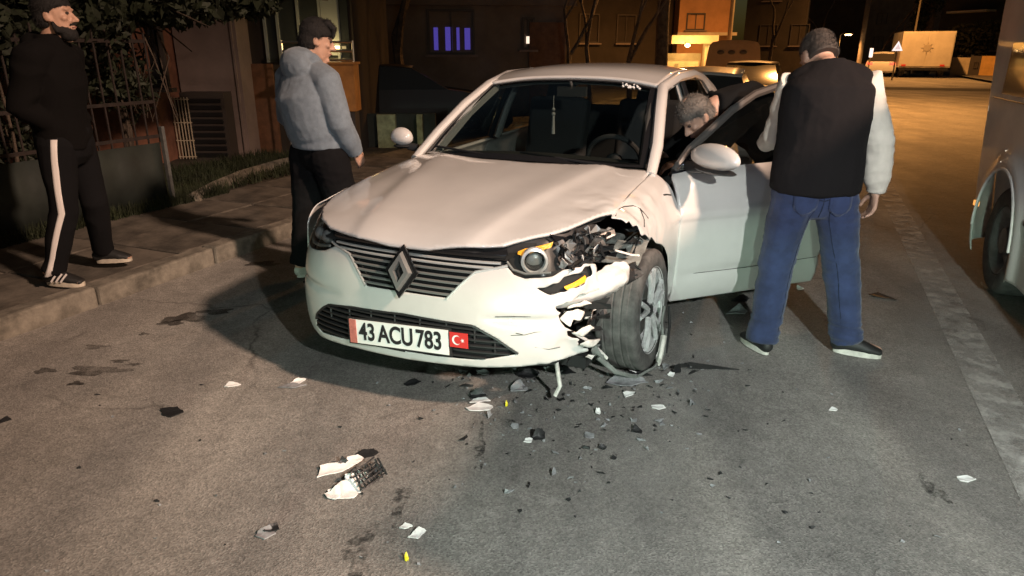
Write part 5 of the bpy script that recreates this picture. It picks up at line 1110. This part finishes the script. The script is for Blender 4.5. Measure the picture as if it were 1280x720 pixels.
# low wall with two pale posts beyond the hooded man
lw = empty('low_wall', (at(446,170,11.5).x, 11.5, 0), 0, 'low dark green wall with pale posts between the hooded man and the car', 'wall'); W2 = at(545,170,11.5).x-at(446,170,11.5).x
MB().box((W2/2,.05,.30), (W2,.10,.60)).build('panel', 'greenpanel', lw, smooth=False)
M['palegreen'] = MAT('pale green painted post', (.30,.33,.20), .8, var=(9,.3))
for px, w2 in ((485,.30),(526,.09)): MB().box((at(px,170,11.5).x-at(446,170,11.5).x, -.02, .31), (w2,.16,.56)).build('post', 'palegreen', lw, smooth=False)
far_car('dark parked car behind the low wall, beside the bare forked tree', (at(512,110,13.4).x, 13.4, .05), R(8), 'darkcar', lit=None, sc=.86)
bare_tree('bare forked tree in front of the house with the violet window', (at(507,90,15).x, 15, 0), 6.4, 3, .36, .13)
for i, (px, Y, h, lab) in enumerate(((700,15.5,5.2,'first bare tree of the thicket, right of the violet window house'),(742,16.4,5.6,'tallest bare tree in the middle of the thicket behind the car roof'),(784,15.8,4.8,'bare tree at the right end of the thicket, next to the stout trunk'))):
    bare_tree(lab, (at(px,90,Y).x, Y, 0), h, 20+i, .5, .07, 6, 'bare trees behind the car')
q = at(826, 75, 16.5); tk = empty('tree', (q.x, 16.5, 0), 0, 'stout straight tree trunk lit orange, between thicket and orange house', 'tree')
m = MB(); m.tube([(0,0,-.1),(.02,0,1),(-.02,0,2.4),(.03,0,4.2),(0,0,6.5)], [.17,.15,.14,.13,.11], 12); m.build('trunk', 'bark', tk); leaf_cloud('crown', tk, [(0,0,6.6,1.6,1.4,1.0),(-.8,0,5.9,.9,.8,.6)], 1500, .11, 'leaf', 77)
# orange house with gate
oh = building('orange_house', 'orange lit house with a pale double window above the gate', 'house', at(846,60,30).xy.to_3d(), at(909,60,30).xy.to_3d(), 5.6, 5, 'orangewall', [((at(867,27,30)-at(846,27,30)).length, at(867,27,30).z, .66, .55, 'whitewin', 'frame')], roof=.8)
MB().box((1.1,-.20,at(867,40,30).z-.08), (2.4,.40,.12)).build('balcony_slab', 'paleconc', oh, smooth=False)
q = at(838, 48, 26); q2 = at(896, 48, 26); gt = empty('gateway', (q.x, 26, 0), 0, 'pale concrete gateway with a pillar, in front of the orange house', 'gateway')
MB().box(((q2.x-q.x)/2, 0, q.z-.04), (q2.x-q.x, .5, .28)).build('beam', 'paleconc', gt, smooth=False); pxl = at(884,60,26).x-q.x
MB().box((pxl, -.01, (q.z-.19)/2), (.24,.30,q.z-.19)).build('pillar', 'paleconc', gt, smooth=False); MB().box((pxl*.45, .3, (q.z-.5)/2), (pxl*.9,.1,q.z-.5)).build('back_wall', 'paleconc', gt, smooth=False)
gl_ = at(862, 46, 25.4); wl = empty('wall_lamp', (gl_.x, 25.6, gl_.z-.28), 0, 'small lamp glowing under the pale gateway beam', 'lamp'); m = MB(); m.ball((0,0,0), (.09,.07,.06), 10, 6); m.build('bulb', 'lampglow', wl); m = MB(); m.box((0,0,.07), (.14,.12,.04)); m.build('bracket', 'frame', wl)
lamp('gateway_light', 'POINT', (gl_.x, 25.2, gl_.z-.30), 45, (1,.58,.16), .1)
# tan panel van seen from behind
q = at(915, 88, 19.5); pv = empty('panel_van', (q.x, 19.5, 0), R(-14), 'tan panel van seen from behind, with three dark marks, beyond the open car door', 'van')
V, Fc = patch([[(-.70,0,.35),(-.72,0,1.0),(-.66,0,1.62),(-.58,0,1.78)],[(-.3,-.03,.35),(-.3,-.03,1.0),(-.28,-.02,1.66),(-.25,0,1.83)],[(.3,-.03,.35),(.3,-.03,1.0),(.28,-.02,1.66),(.25,0,1.83)],[(.70,0,.35),(.72,0,1.0),(.66,0,1.62),(.58,0,1.78)]], 12, 10); mk('rear_doors', V, Fc, 'vanbrown', pv)
MB().box((0,1.6,1.03), (1.40,3.15,1.36), taper=.86).build('body', 'vanbrown', pv, smooth=False); MB().box((0,-.05,.34), (1.42,.14,.14)).build('bumper', 'blackp', pv, smooth=False)
for x in (-.34,-.06,.24): m = MB(); m.ball((x,-.045,1.52), (.095,.02,.055), 10, 6); m.build('dark_vent', 'frame', pv)
for x in (-.66,.66): plain_wheel(pv, (x,.7,.3), .3, .2, R(90))
far_car('white car parked beyond the tan panel van, its roof catching lamp light', (at(930,60,34).x, 34, 0), R(66), 'whitecar', sc=1.0, tall=.25)
far_car('silver car behind the open door, only its orange lit roof in view', (at(900,100,10.6).x, 11.2, 0), R(70), 'silver', sc=.90)
far_car('oncoming car with lit headlamps behind the man in the vest', (at(957,92,15.5).x, 16.5, 0), R(246), 'darkcar', lit='front', sc=.9)
# --- lamps along the street
def street_lamp(label, base, h, arm, rz, power, pole_r=.07, size=1.0):
    t = empty('street_lamp', base, rz, label, 'street lamp', 'street lamps along the street')
    m = MB(); m.tube([(0,0,0),(0,0,h*.6),(0,0,h)], [pole_r, pole_r*.8, pole_r*.6], 10); m.build('post', 'pole', t)
    m = MB(); m.tube([(0,0,h-.02),(arm*.4,0,h+.22),(arm,0,h+.25)], pole_r*.5, 8); m.build('arm', 'pole', t)
    m = MB(); m.ball((arm+.2,0,h+.24), (.36*size,.16*size,.10*size), 14, 8); hd = m.build('lamp_head', 'frame', t)
    m = MB(); m.ball((arm+.22,0,h+.17), (.26*size,.13*size,.10*size), 12, 8); m.build('bulb', 'lampglow', hd)
    p = Vector(base)+Vector((math.cos(rz)*(arm+.22), math.sin(rz)*(arm+.22), h-.05))
    if power: lamp('sodium_light', 'SPOT', p, power, SODIUM, .15, p-Vector((0,0,1)), 150, .8)
    return t
q = at(911, 56, 21); street_lamp('tall lamp post rising out of the frame beside the tan panel van', (q.x, 21, 0), 7.8, 1.3, R(-10), 7000)
q = at(985, 8, 62); street_lamp('lit street lamp further along, left of the head of the man in the vest', (q.x-1.0, 62, 0), q.z, .8, 0, 4000, .09, 1.6)
q = at(1060, 44, 95); street_lamp('farthest lit street lamp, just right of the head of the man in the vest', (q.x-1.0, 95, 0), q.z, .8, 0, 3000, .1, 2.0)
q = at(1151, 60, 46); street_lamp('lamp post behind the box truck, reaching out of the frame', (q.x, 47, 0), 8.5, 7.0, R(235), 4200)
# --- right hand side
q = at(1158, 97, 43); tk = empty('box_truck', (q.x, 43.5, 0), R(-22), 'white box truck parked on the right with its square rear doors facing the camera', 'truck')
MB().box((0,2.6,1.62), (2.75,5.2,2.05)).build('cargo_box', 'truckbox', tk, smooth=False)
for x in (-.68,.68): MB().box((x,-.012,1.62), (1.30,.03,1.90)).build('rear_door', 'truckbox', tk, smooth=False)
m = MB(); m.lathe([(0,0),(.20,0),(.22,.01)], 20, (0,-.045,1.72), 'Y'); 
for k in range(8): m.box((.22*math.cos(k*.785), -.04, 1.72+.22*math.sin(k*.785)), (.20,.02,.025), ry=-k*.785)
m.build('star_emblem', MAT('faded truck mark', (.46,.40,.31), .6), tk, smooth=False)
MB().box((0,.05,.50), (2.6,.12,.14)).build('bumper', 'blackp', tk, smooth=False)
for x in (-1.1,.95): MB().box((x,-.02,.72), (.24,.06,.10)).build('tail_light', 'red', tk, smooth=False)
MB().box((0,6.2,1.25), (2.3,1.7,1.7)).build('cab', 'truckbox', tk, smooth=False)
for x in (-1.05,1.05):
    for y in (1.0,5.9): plain_wheel(tk, (x,y,.42), .42, .28, R(90))
q = at(1122, 58, 40); sg = empty('warning_sign', (q.x, 40, 0), 0, 'white triangular warning sign on a thin post left of the box truck', 'sign')
m = MB(); m.tube([(0,0,0),(0,0,1.9)], .04, 8); m.build('post', 'pole', sg)
def tri(r, y0, y1, dz=0): return [(r*math.cos(R(90+120*k)), 0, dz+r*math.sin(R(90+120*k))) for k in range(3)]
m = MB(); m.prism([(r_[0], r_[2]) for r_ in tri(.34,0,0,q.z-.06)], -.045, -.03); m.build('border', 'signwhite', sg, smooth=False)
m = MB(); m.prism([(r_[0], r_[2]) for r_ in tri(.20,0,0,q.z-.06)], -.052, -.046); m.build('inner_triangle', MAT('sign centre with added glow', (.7,.6,.6), .5, emit=((1,.8,.8), .5)), sg, smooth=False)  # inner triangle has the same added glow for returned light
q = at(1089, 66, 44); s2 = empty('signpost', (q.x, 44, 0), 0, 'narrow white upright sign beyond the shoulder of the man in the vest', 'sign')
m = MB(); m.tube([(0,.05,0),(0,.05,q.z+.3)], .04, 8); m.build('post', 'pole', s2); MB().box((0,0,q.z), (.20,.04,.52)).build('sign_face', 'signwhite', s2, smooth=False)
far_car('pale car parked left of the box truck, under the narrow white sign', (at(1101,95,47).x, 47, 0), R(60), 'whitecar', lit='rear')
far_car('dark car parked between the warning sign and the box truck', (at(1119,95,50).x, 50, 0), R(62), 'darkcar')
gq0, gq1 = at(1186,98,46).xy.to_3d(), at(1210,98,45).xy.to_3d()
building('garden_wall', 'pale garden wall just right of the box truck', 'wall', gq0, gq1, 1.15, .25, 'paleconc'); g0_ = at(1208,98,45.6); gt2 = building('wall_gate', 'dark gate between two pale walls right of the box truck', 'gate', at(1208,98,45).xy.to_3d(), at(1222,98,44.5).xy.to_3d(), 1.25, .1, 'frame', [(.38,.72,.16,.3,'whitewin','frame',False)])
building('ochre_wall', 'ochre lit wall next to the minibus edge, right of the dark gate', 'wall', at(1222,98,44.5).xy.to_3d(), at(1262,98,43).xy.to_3d(), 1.25, .25, 'yellowwall')
ab = building('apartment_block', 'reddish apartment block with bright windows high above the box truck', 'building', at(1163,90,60).xy.to_3d(), at(1290,90,52).xy.to_3d(), 13, 8, 'darkwall', [(x, z, 1.1, 1.2, 'whitewin' if (x, z) == (3.8, 6.1) or (x, z) == (5.3, 6.1) else 'pane') for x in (1.2,3.8,5.3,7.6) for z in (2.2,6.1,9.2)])
for z in (1.2,4.4,7.6): MB().box((3.0,-.5,z), (3.4,1.0,.14)).build('balcony', 'paleconc', ab, smooth=False)
q = at(1216, 80, 48); hd = empty('hedge_tree', (q.x, 49, 0), 0, 'dark bushy evergreen tree behind the pale walls right of the truck', 'tree'); m = MB(); m.tube([(0,0,0),(0,0,2)], .12, 8); m.build('trunk', 'bark', hd); leaf_cloud('crown', hd, [(0,0,2.2,1.9,1.2,1.2),(1.4,0,2.6,1.2,1,.9),(-1.0,0,1.9,.9,.8,.8)], 2200, .16, 'hedge', 5)
q = at(1150, 50, 52); pt = empty('tree', (q.x+.3, 52, 0), 0, 'tall slender tree lit golden by the lamp, behind the box truck', 'tree'); m = MB(); m.tube([(0,0,0),(.1,0,3),(-.05,0,6),(.05,0,9)], [.42,.36,.32,.22], 10); m.build('trunk', 'bark', pt); leaf_cloud('crown', pt, [(0,0,5.2,1.0,.9,1.6),(0,0,7.5,1.4,1.2,1.6),(-.6,0,3.6,.6,.6,.8)], 1900, .17, 'leaf', 6)
for i, (px, Y, h, lab) in enumerate(((960,40,8,'bare tree beyond the tan panel van, left of the man in the vest'),(1030,70,10,'tall dark bare tree behind the head of the man in the vest'),(1095,62,9,'bare tree behind the narrow white sign'))):
    bare_tree(lab, (at(px,80,Y).x, Y, 0), h, 50+i, .5, .12, 6, 'bare trees along the far street')
for i, (a, b, Y, h, mt, lab) in enumerate(((925,1000,48,8,'darkwall','dark house beyond the tan panel van'),(1000,1075,110,14,'darkwall','distant dark building behind the head of the man in the vest'),(1075,1165,90,9,'housewall','distant dim building behind the warning sign'))):
    b_ = building('distant_house', lab, 'house', at(a,90,Y).xy.to_3d(), at(b,90,Y*.97).xy.to_3d(), h, 6, mt, [(1.5,2.5,1.0,1.2),(3.4,2.5,1.0,1.2),(1.5,5.2,1.0,1.2)], roof=1.5)

# ------------------------------------------------------------------ ground
mk('road', [(-70,-30,0),(160,-30,0),(160,260,0),(-70,260,0)], [(0,1,2,3)], 'asphalt', smooth=False)['kind'] = 'structure'
TK = -4.08
def strip(name, s0, s1, t0, t1, z, mat, n=1, kind='structure'):
    o = mk(name, [st(s0,t0,z), st(s1,t0,z), st(s1,t1,z), st(s0,t1,z)], [(0,3,2,1)], mat, smooth=False); o['kind'] = kind; return o
pav = empty('pavement', (0,0,0)); pav['kind'] = 'structure'
rg = np.random.default_rng(31)
KS = bpy.data.meshes
m = MB(); m.box((0,0,0), (.985,.14,.20)); kb = m.build('kerb_stone', 'kerb', pav, smooth=False); bv = kb.modifiers.new('edge', 'BEVEL'); bv.width = .018; bv.segments = 2
first = True
for i in range(26):
    o = kb if first else kb.copy()
    if not first: COL.objects.link(o)
    first = False
    c = st(-.65+i*1.0, TK-.07, .03+rg.uniform(-.006,.006)); o.location = c; o.rotation_euler = (rg.uniform(-.02,.02), rg.uniform(-.008,.008), math.pi/2-HEAD+rg.uniform(-.01,.01)); o.parent = pav
m = MB(); m.box((0,0,0), (.79,.73,.12)); sb = m.build('paving_slab', 'slab', pav, smooth=False); bv = sb.modifiers.new('edge', 'BEVEL'); bv.width = .008; bv.segments = 1
first = True
for i in range(30):
    for j in range(2):
        o = sb if first else sb.copy()
        if not first: COL.objects.link(o)
        first = False
        o.location = st(-.75+i*.80, TK-.145-.37-.74*j, .065+rg.uniform(-.006,.006)); o.rotation_euler = (rg.uniform(-.009,.009), rg.uniform(-.009,.009), math.pi/2-HEAD); o.parent = pav
strip('pavement_bed', -3, 26, TK-1.64, TK-.10, .055, 'soil')
strip('garden', -3, 7.4, -40, TK-1.63, .09, 'soil'); strip('forecourt', 7.42, 40, -60, TK-1.63, .06, 'soil')
# inner kerb curving round the fence end
m = MB(); P = [onz(240,252,.12), onz(268,236,.12), onz(300,222,.12), onz(350,207,.12), onz(420,192,.12)]
m.tube(P, .085, 8, side=(0,0,1), flat=1.0); o = m.build('garden_kerb', 'kerb'); o['kind'] = 'structure'
# grass along the fence foot and round its end
def grass(name, n, fn, h, seed):
    g_ = np.random.default_rng(seed); V = []; 
    for i in range(n):
        p = fn(g_); a = g_.uniform(0, 6.28); l = h*g_.uniform(.4, 1.3); w = .006*g_.uniform(.7,1.6); d = Vector((math.cos(a), math.sin(a), 0)); e = Vector((-math.sin(a), math.cos(a), 0))
        k = d*l*g_.uniform(.1,.8); V += [p-e*w, p+e*w, p+k+Vector((0,0,l))]
    o = mk(name, V, np.arange(3*n).reshape(-1,3), 'grass', smooth=False); o['kind'] = 'stuff'; o['label'] = 'tufts of dark grass along the foot of the fence'; o['category'] = 'grass'; return o
grass('grass', 9000, lambda g_: st(g_.uniform(.8, 5.6), TK-1.52-abs(g_.normal())*.16, .10), .13, 3)
o = grass('grass', 7000, lambda g_: st(g_.uniform(4.9, 8.2), TK-1.75-g_.uniform(0,1.6), .10), .11, 4); o['label'] = 'rough dark grass behind the inner kerb past the fence end'
# road markings: worn edge line, pale painted light streaks, stains, gouges
def ragged(pts, seed, amp, n=46):
    g_ = np.random.default_rng(seed); o = []
    for i in range(len(pts)):
        a, b = Vector(pts[i]), Vector(pts[(i+1) % len(pts)]); d = (b-a).normalized(); w = Vector((-d.y, d.x, 0))
        for k in range(n): t = (k/n)**1.0; o.append(a.lerp(b, t)+w*amp*(g_.uniform(-1,1)+1.2*math.sin(9*t*6.28+seed))*(.5))
    return o
def quadsheet(name, pts, z, mat, kind='structure'):
    o = mk(name, [Vector((p[0], p[1], z)) for p in pts], [tuple(range(len(pts)))], mat, smooth=False); o['kind'] = kind; return o
quadsheet('edge_line', [st(2.2,.91), st(70,.91), st(70,1.11), st(2.2,1.11)], .008, 'line')
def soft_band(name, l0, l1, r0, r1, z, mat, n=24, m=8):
    """a painted light streak from l0-r0 to l1-r1 that thins out towards its sides"""
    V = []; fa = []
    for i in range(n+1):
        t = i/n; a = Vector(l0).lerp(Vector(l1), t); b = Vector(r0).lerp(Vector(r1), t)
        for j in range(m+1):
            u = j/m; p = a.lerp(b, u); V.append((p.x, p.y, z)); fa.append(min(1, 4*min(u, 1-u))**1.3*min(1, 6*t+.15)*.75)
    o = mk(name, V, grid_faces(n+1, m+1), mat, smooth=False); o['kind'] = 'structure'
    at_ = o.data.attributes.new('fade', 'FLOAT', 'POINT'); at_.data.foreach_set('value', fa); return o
soft_band('painted_light_streak', onz(1080,716), onz(1150,130), onz(1330,716), onz(1232,130), .004, 'band')
soft_band('painted_light_streak', onz(985,430), onz(1100,150), onz(1060,430), onz(1134,150), .004, 'band')
soft_band('painted_light_streak', onz(640,716), onz(985,215), onz(830,716), onz(1015,215), .004, 'band')
quadsheet('dark_cross_strip', [st(34,-9), st(36.5,-9), st(36.5,12), st(34,12)], .004, MAT('dark asphalt strip', (.035,.033,.03), .9, var=(2,.3)))  # flat dark strip lying across the far road
def blot(name, px, py, rx, ry, seed, mat='stain', n=22):
    g_ = np.random.default_rng(seed); c = onz(px, py); P = []
    for k in range(n):
        a = 2*math.pi*k/n; r = 1+.28*math.sin(3*a+seed)+.2*math.sin(5*a+2*seed)+g_.uniform(-.12,.12); P.append((c.x+rx*r*math.cos(a), c.y+ry*r*math.sin(a)))
    o = quadsheet(name, P, .004, mat); return o
for i, (px, py, rx, ry) in enumerate(((120,464,.14,.055),(57,464,.055,.03),(232,398,.13,.07),(215,404,.07,.04),(270,390,.10,.05),(150,452,.04,.02),(120,434,.06,.03),(180,418,.03,.02),(95,480,.04,.018),(330,330,.12,.06),(168,456,.035,.015))):
    blot('oil_stain', px, py, rx, ry, i+1)
for i, (px, py, rx, ry) in enumerate(((640,530,.05,.03),(600,560,.02,.16),(1165,610,.03,.10),(450,690,.04,.14),(500,630,.03,.12))): blot('gouge', px, py, rx, ry, i+40, 'scuff')
strip('far_pavement', -6, 120, 4.6+4, 16, .12, 'slab'); strip('far_kerb', -6, 120, 8.45, 8.6, .125, 'kerb')
# ------------------------------------------------------------------ debris of the crash
M['dwhite'] = MAT('white painted fragment', (.74,.73,.72), .4, coat=.4, var=(30,.1)); M['dblack'] = MAT('black plastic fragment', (.014,.014,.015), .5, bump=(90,.5,.006)); M['dgrey'] = MAT('grey plastic fragment', (.22,.22,.23), .5, var=(25,.4)); M['yellow'] = MAT('yellow plastic cap', (.80,.70,.03), .45)
def shell_mesh(r, el, bend, g_, thick=.004):
    """curved splinter of broken plastic with a ragged outline"""
    m_ = int(g_.integers(4, 7)); ca = np.sort((np.arange(m_)+g_.uniform(-.32,.32,m_))*2*math.pi/m_); cr = g_.uniform(.55,1.08,m_); C = np.stack([np.cos(ca)*cr, np.sin(ca)*cr], 1)
    n = m_*4; B = np.array([C[i]*(1-t)+C[(i+1) % m_]*t+(g_.uniform(-.05,.05,2) if t else 0) for i in range(m_) for t in (0,.25,.5,.75)]); cv = g_.uniform(-1,1)*bend; fold = g_.uniform(-.2,.2)
    V = [(0,0,0)]
    for q in (.4,.75,1.0):
        for bx, by in B: V.append((r*el*bx*q, r*by*q, 0))
    V = np.array(V); x = V[:, 0]/(r*el); y = V[:, 1]/r
    V[:, 2] = r*(bend*1.1*np.maximum(0, y-fold)*1.2 + cv*.6*x*x + .10*bend*np.sin(5*x+3*y)); m = len(V)
    V = np.vstack([V, V-[0,0,thick]])
    T = [(0, 1+i, 1+(i+1) % n) for i in range(n)] + [(1+q*n+i, 1+(q+1)*n+i, 1+(q+1)*n+(i+1) % n, 1+q*n+(i+1) % n) for q in range(2) for i in range(n)]
    o = 1+2*n
    return V, T + [tuple(m+j for j in f[::-1]) for f in T] + [(o+i, m+o+i, m+o+(i+1) % n, o+(i+1) % n) for i in range(n)]
def frag(name, px, py, size, mat, el, rz, seed, lift=.0, bend=.35, parent=None, n=7, thick=.004, tilt=0):
    g_ = np.random.default_rng(seed); V, Fq = shell_mesh(size*.86, el, bend, g_, thick)
    Mx = np.array(Matrix.Rotation(rz, 3, 'Z') @ Matrix.Rotation(tilt, 3, 'X')); V = V @ Mx.T; V[:, 2] -= V[:, 2].min()-.002
    c = onz(px, py)
    if parent is not None: V = V + np.array([c.x, c.y, lift]) - np.array(parent.location); return mk(name, V, Fq, mat, parent, sharp=45)
    o = mk(name, V, Fq, mat, None, sharp=45); o.location = (c.x, c.y, lift); return o
def one(px, py, size, mat, el, rz, label, seed, **k):
    nm = {'dwhite':'bumper_fragment','dblack':'plastic_fragment','dgrey':'trim_fragment','yellow':'yellow_cap'}[mat]
    return tag(frag(nm, px, py, size, mat, el, rz, seed, **k), label, 'debris', 'crash debris on the road')
def mesh_piece(parent, px, py, w, h, rz, lift=.01, tilt=.5):
    c = onz(px, py); m = MB(); nx, ny = 7, 4; Mx = Matrix.Rotation(rz, 3, 'Z') @ Matrix.Rotation(tilt, 3, 'X')
    for i in range(nx+1): m.tube([Mx @ Vector((-w/2+w*i/nx, -h/2, .01*math.sin(i))), Mx @ Vector((-w/2+w*i/nx+.01, h/2, .012*math.cos(i*2)))], .0042, 4)
    for j in range(ny+1): m.tube([Mx @ Vector((-w/2, -h/2+h*j/ny, 0)), Mx @ Vector((0, -h/2+h*j/ny, .014)), Mx @ Vector((w/2, -h/2+h*j/ny+.01, 0))], .0042, 4)
    z0 = min(v[2] for v in m.V); d = c-Vector(parent.location); m.V = [(v[0]+d.x, v[1]+d.y, v[2]-z0+lift) for v in m.V]
    return m.build('grille_mesh', 'dblack', parent)
def combo(px, py, label): c = onz(px, py); return empty('debris_piece', (c.x, c.y, 0), 0, label, 'debris', 'crash debris on the road')
e = combo(440, 614, 'large folded white bumper fragment with a torn piece of black grille mesh on it')
frag('shell', 432, 617, .062, 'dwhite', 1.7, .1, 3, .0, .5, e, 8); frag('shell', 447, 605, .055, 'dwhite', 1.5, .5, 8, .012, .6, e, 7); frag('shell', 418, 622, .035, 'dwhite', 1.3, -.3, 4, .004, .7, e, 6)
mesh_piece(e, 462, 606, .12, .075, .9, .012, .7); frag('scrap', 470, 598, .03, 'dblack', 1.6, .4, 9, .02, .6, e, 6, tilt=.6)
e = combo(430, 584, 'long white sliver of bumper with a black wedge standing on it'); frag('shell', 424, 587, .05, 'dwhite', 2.4, .45, 12, 0, .25, e, 7); frag('shell', 444, 578, .03, 'dwhite', 2.6, .5, 13, .003, .3, e, 6); frag('wedge', 430, 582, .026, 'dblack', 1.0, .2, 14, .004, .7, e, 5, tilt=1.1)
e = combo(598, 505, 'white strip with a crumpled black bracket lying just in front of the bumper'); frag('strip', 602, 511, .04, 'dwhite', 2.2, .06, 15, 0, .2, e, 7); frag('strip', 598, 503, .03, 'dwhite', 2.2, .06, 16, .004, .2, e, 6); frag('bracket', 596, 497, .035, 'dblack', 1.8, .1, 17, .0, .9, e, 7, tilt=.5)
e = combo(668, 549, 'curled black bracket with a white chip, in front of the tyre'); frag('bracket', 672, 548, .030, 'dblack', 1.7, .4, 18, 0, .9, e, 7, tilt=.4); frag('chip', 660, 552, .018, 'dwhite', 1.5, .2, 19, .0, .4, e, 6)
e = combo(785, 478, 'large pale grey inner panel lying on the road by the wheel'); frag('panel', 782, 480, .075, 'dgrey', 1.7, .1, 20, 0, .35, e, 8); frag('edge', 790, 466, .04, 'dwhite', 2.0, .15, 21, .01, .5, e, 6, tilt=.4); frag('scrap', 800, 470, .035, 'dblack', 2.2, -.2, 22, .006, .6, e, 6)
e = combo(842, 468, 'white chip leaning on a black bracket, right of the wheel'); frag('chip', 838, 470, .026, 'dwhite', 1.2, .3, 23, 0, .6, e, 6); frag('bracket', 846, 466, .034, 'dblack', 1.3, .8, 24, 0, .9, e, 6, tilt=.8)
e = combo(334, 667, 'crumpled grey green trim piece with a black edge, lower left of the road'); frag('trim', 330, 669, .034, 'dgrey', 1.4, .3, 25, 0, .6, e, 7); frag('edge', 340, 664, .024, 'dblack', 1.7, .5, 26, .006, .7, e, 6)
e = combo(366, 481, 'thin grey and white trim strip on the road left of the plate'); frag('strip', 362, 484, .05, 'dgrey', 2.0, .3, 27, 0, .15, e, 6); frag('strip', 373, 479, .026, 'dwhite', 1.8, .4, 28, .002, .4, e, 6)
for a in ((218,516,.062,'dblack',1.5,.2,'flat square of black plastic alone on the left of the road',31,dict(bend=.15)),
          (457,569,.034,'dblack',2.0,.1,'flat black oval scrap just above the folded white bumper fragment',32,dict(bend=.25)),
          (290,483,.030,'dwhite',2.0,.3,'small crooked white sliver left of the grey trim strip',33,{}),
          (522,670,.026,'dwhite',1.5,.25,'bent white chip just above the lower yellow cap',34,dict(bend=.5)),
          (510,659,.018,'dwhite',2.0,.0,'thin white flake just above the bent white chip',35,{}),
          (508,701,.011,'yellow',1.0,.0,'round yellow cap at the bottom edge of the road',36,dict(bend=.9, thick=.012)),
          (633,508,.013,'yellow',1.0,.5,'yellow cap in front of the bumper, near the white strip',37,dict(bend=.9, thick=.012)),
          (797,540,.032,'dblack',1.3,.1,'largest lone black scrap on the open road right of the wheel',38,dict(bend=.5)),
          (748,517,.020,'dwhite',1.0,.4,'bright white chip standing alone below the large grey panel',39,dict(bend=.7)),
          (786,494,.026,'dwhite',2.2,.5,'slim white strip just below the large grey panel',40,{}),
          (822,510,.026,'dwhite',2.0,-.3,'slim white strip lying right of the bright white chip',41,{}),
          (878,460,.06,'dblack',3.4,-.12,'long thin black rod on the road right of the wheel',42,dict(bend=.05)),
          (703,466,.045,'dblack',2.0,.05,'black clip lying under the torn bumper corner',43,dict(bend=.5)),
          (650,487,.045,'dgrey',1.4,.7,'grey crumpled clip at the foot of the hanging white strip',44,dict(bend=.9)),
          (660,470,.045,'dblack',1.8,.2,'black scrap under the front bumper by the hanging strip',45,dict(bend=.6)),
          (515,480,.030,'dblack',2.2,.6,'thin black scrap with a pale tip in front of the plate',46,{}),
          (606,468,.035,'dgrey',1.5,.2,'grey clip in the shadow under the middle of the bumper',47,dict(bend=.7)),
          (862,376,.05,'dblack',2.0,.2,'black trim piece on the road under the open door hinge',48,dict(bend=.5)),
          (925,392,.06,'dgrey',1.7,.1,'cluster of grey trim left of the walking man by his feet',49,dict(bend=.6)),
          (928,376,.05,'dblack',2.0,.4,'black curl of trim under the open door edge',50,dict(bend=.9)),
          (1205,600,.022,'dwhite',2.4,.0,'pale flake alone on the right side of the road',51,{}),
          (1043,513,.016,'dwhite',2.0,.1,'small pale flake in front of the walking man',52,{}),
          (735,546,.024,'dgrey',1.5,-.6,'dull grey flake left of the pair of black crumbs',53,{}),
          (4,527,.026,'dblack',1.8,.4,'dark scrap at the left edge of the road',54,{}),
          (1100,372,.05,'dblack',2.4,-.8,'dark scrap on the road behind the walking man',55,dict(bend=.3)),
          (768,574,.016,'dblack',1.2,.9,'lower of the two black crumbs on the open road',56,dict(bend=.7)),
          (754,561,.020,'dblack',1.3,.3,'upper of the two black crumbs on the open road',57,dict(bend=.7)),
          (820,447,.045,'dwhite',1.9,.1,'white sliver lying against the tyre of the smashed corner',58,dict(bend=.5)),
          (1000,362,.03,'dwhite',1.2,.1,'white flake on the road between the legs of the walking man',59,dict(bend=.5))):
    one(*a[:8], **a[8])
g_ = np.random.default_rng(77); V = []; Fs = []
for nm, mat, n, lab in (('debris_grit', 'dgrey', 170, 'fine pale grit and splinters strewn round the smashed corner'), ('debris_crumbs', 'dblack', 190, 'fine black crumbs strewn round the smashed corner')):
    b = MB()
    for i in range(n):
        if g_.random() < .7: c = onz(g_.normal(740, 95), abs(g_.normal(0, 55))+445)
        else: c = onz(g_.uniform(560, 960), g_.uniform(380, 620))
        Vq, Fq = shard_mesh(g_.uniform(.003,.013)*(2.0 if g_.random() < .16 else 1), 5, .003, .6, g_.uniform(1,2), g_); Vq = Vq @ np.array(Matrix.Rotation(g_.uniform(0,6.28),3,'Z')).T; Vq[:, 2] -= Vq[:, 2].min()-.001
        b.add(Vq+np.array([c.x, c.y, 0]), Fq)
    for i in range(22):                                     # single tiny chips further out
        c = onz(g_.uniform(30, 1230), g_.uniform(480, 715)); Vq, Fq = shard_mesh(g_.uniform(.004,.010), 5, .003, .6, 1.5, g_); Vq[:, 2] -= Vq[:, 2].min()-.001; b.add(Vq+np.array([c.x, c.y, 0]), Fq)
    o = b.build(nm, mat, None, smooth=False); tag(o, lab, 'debris', None, 'stuff')
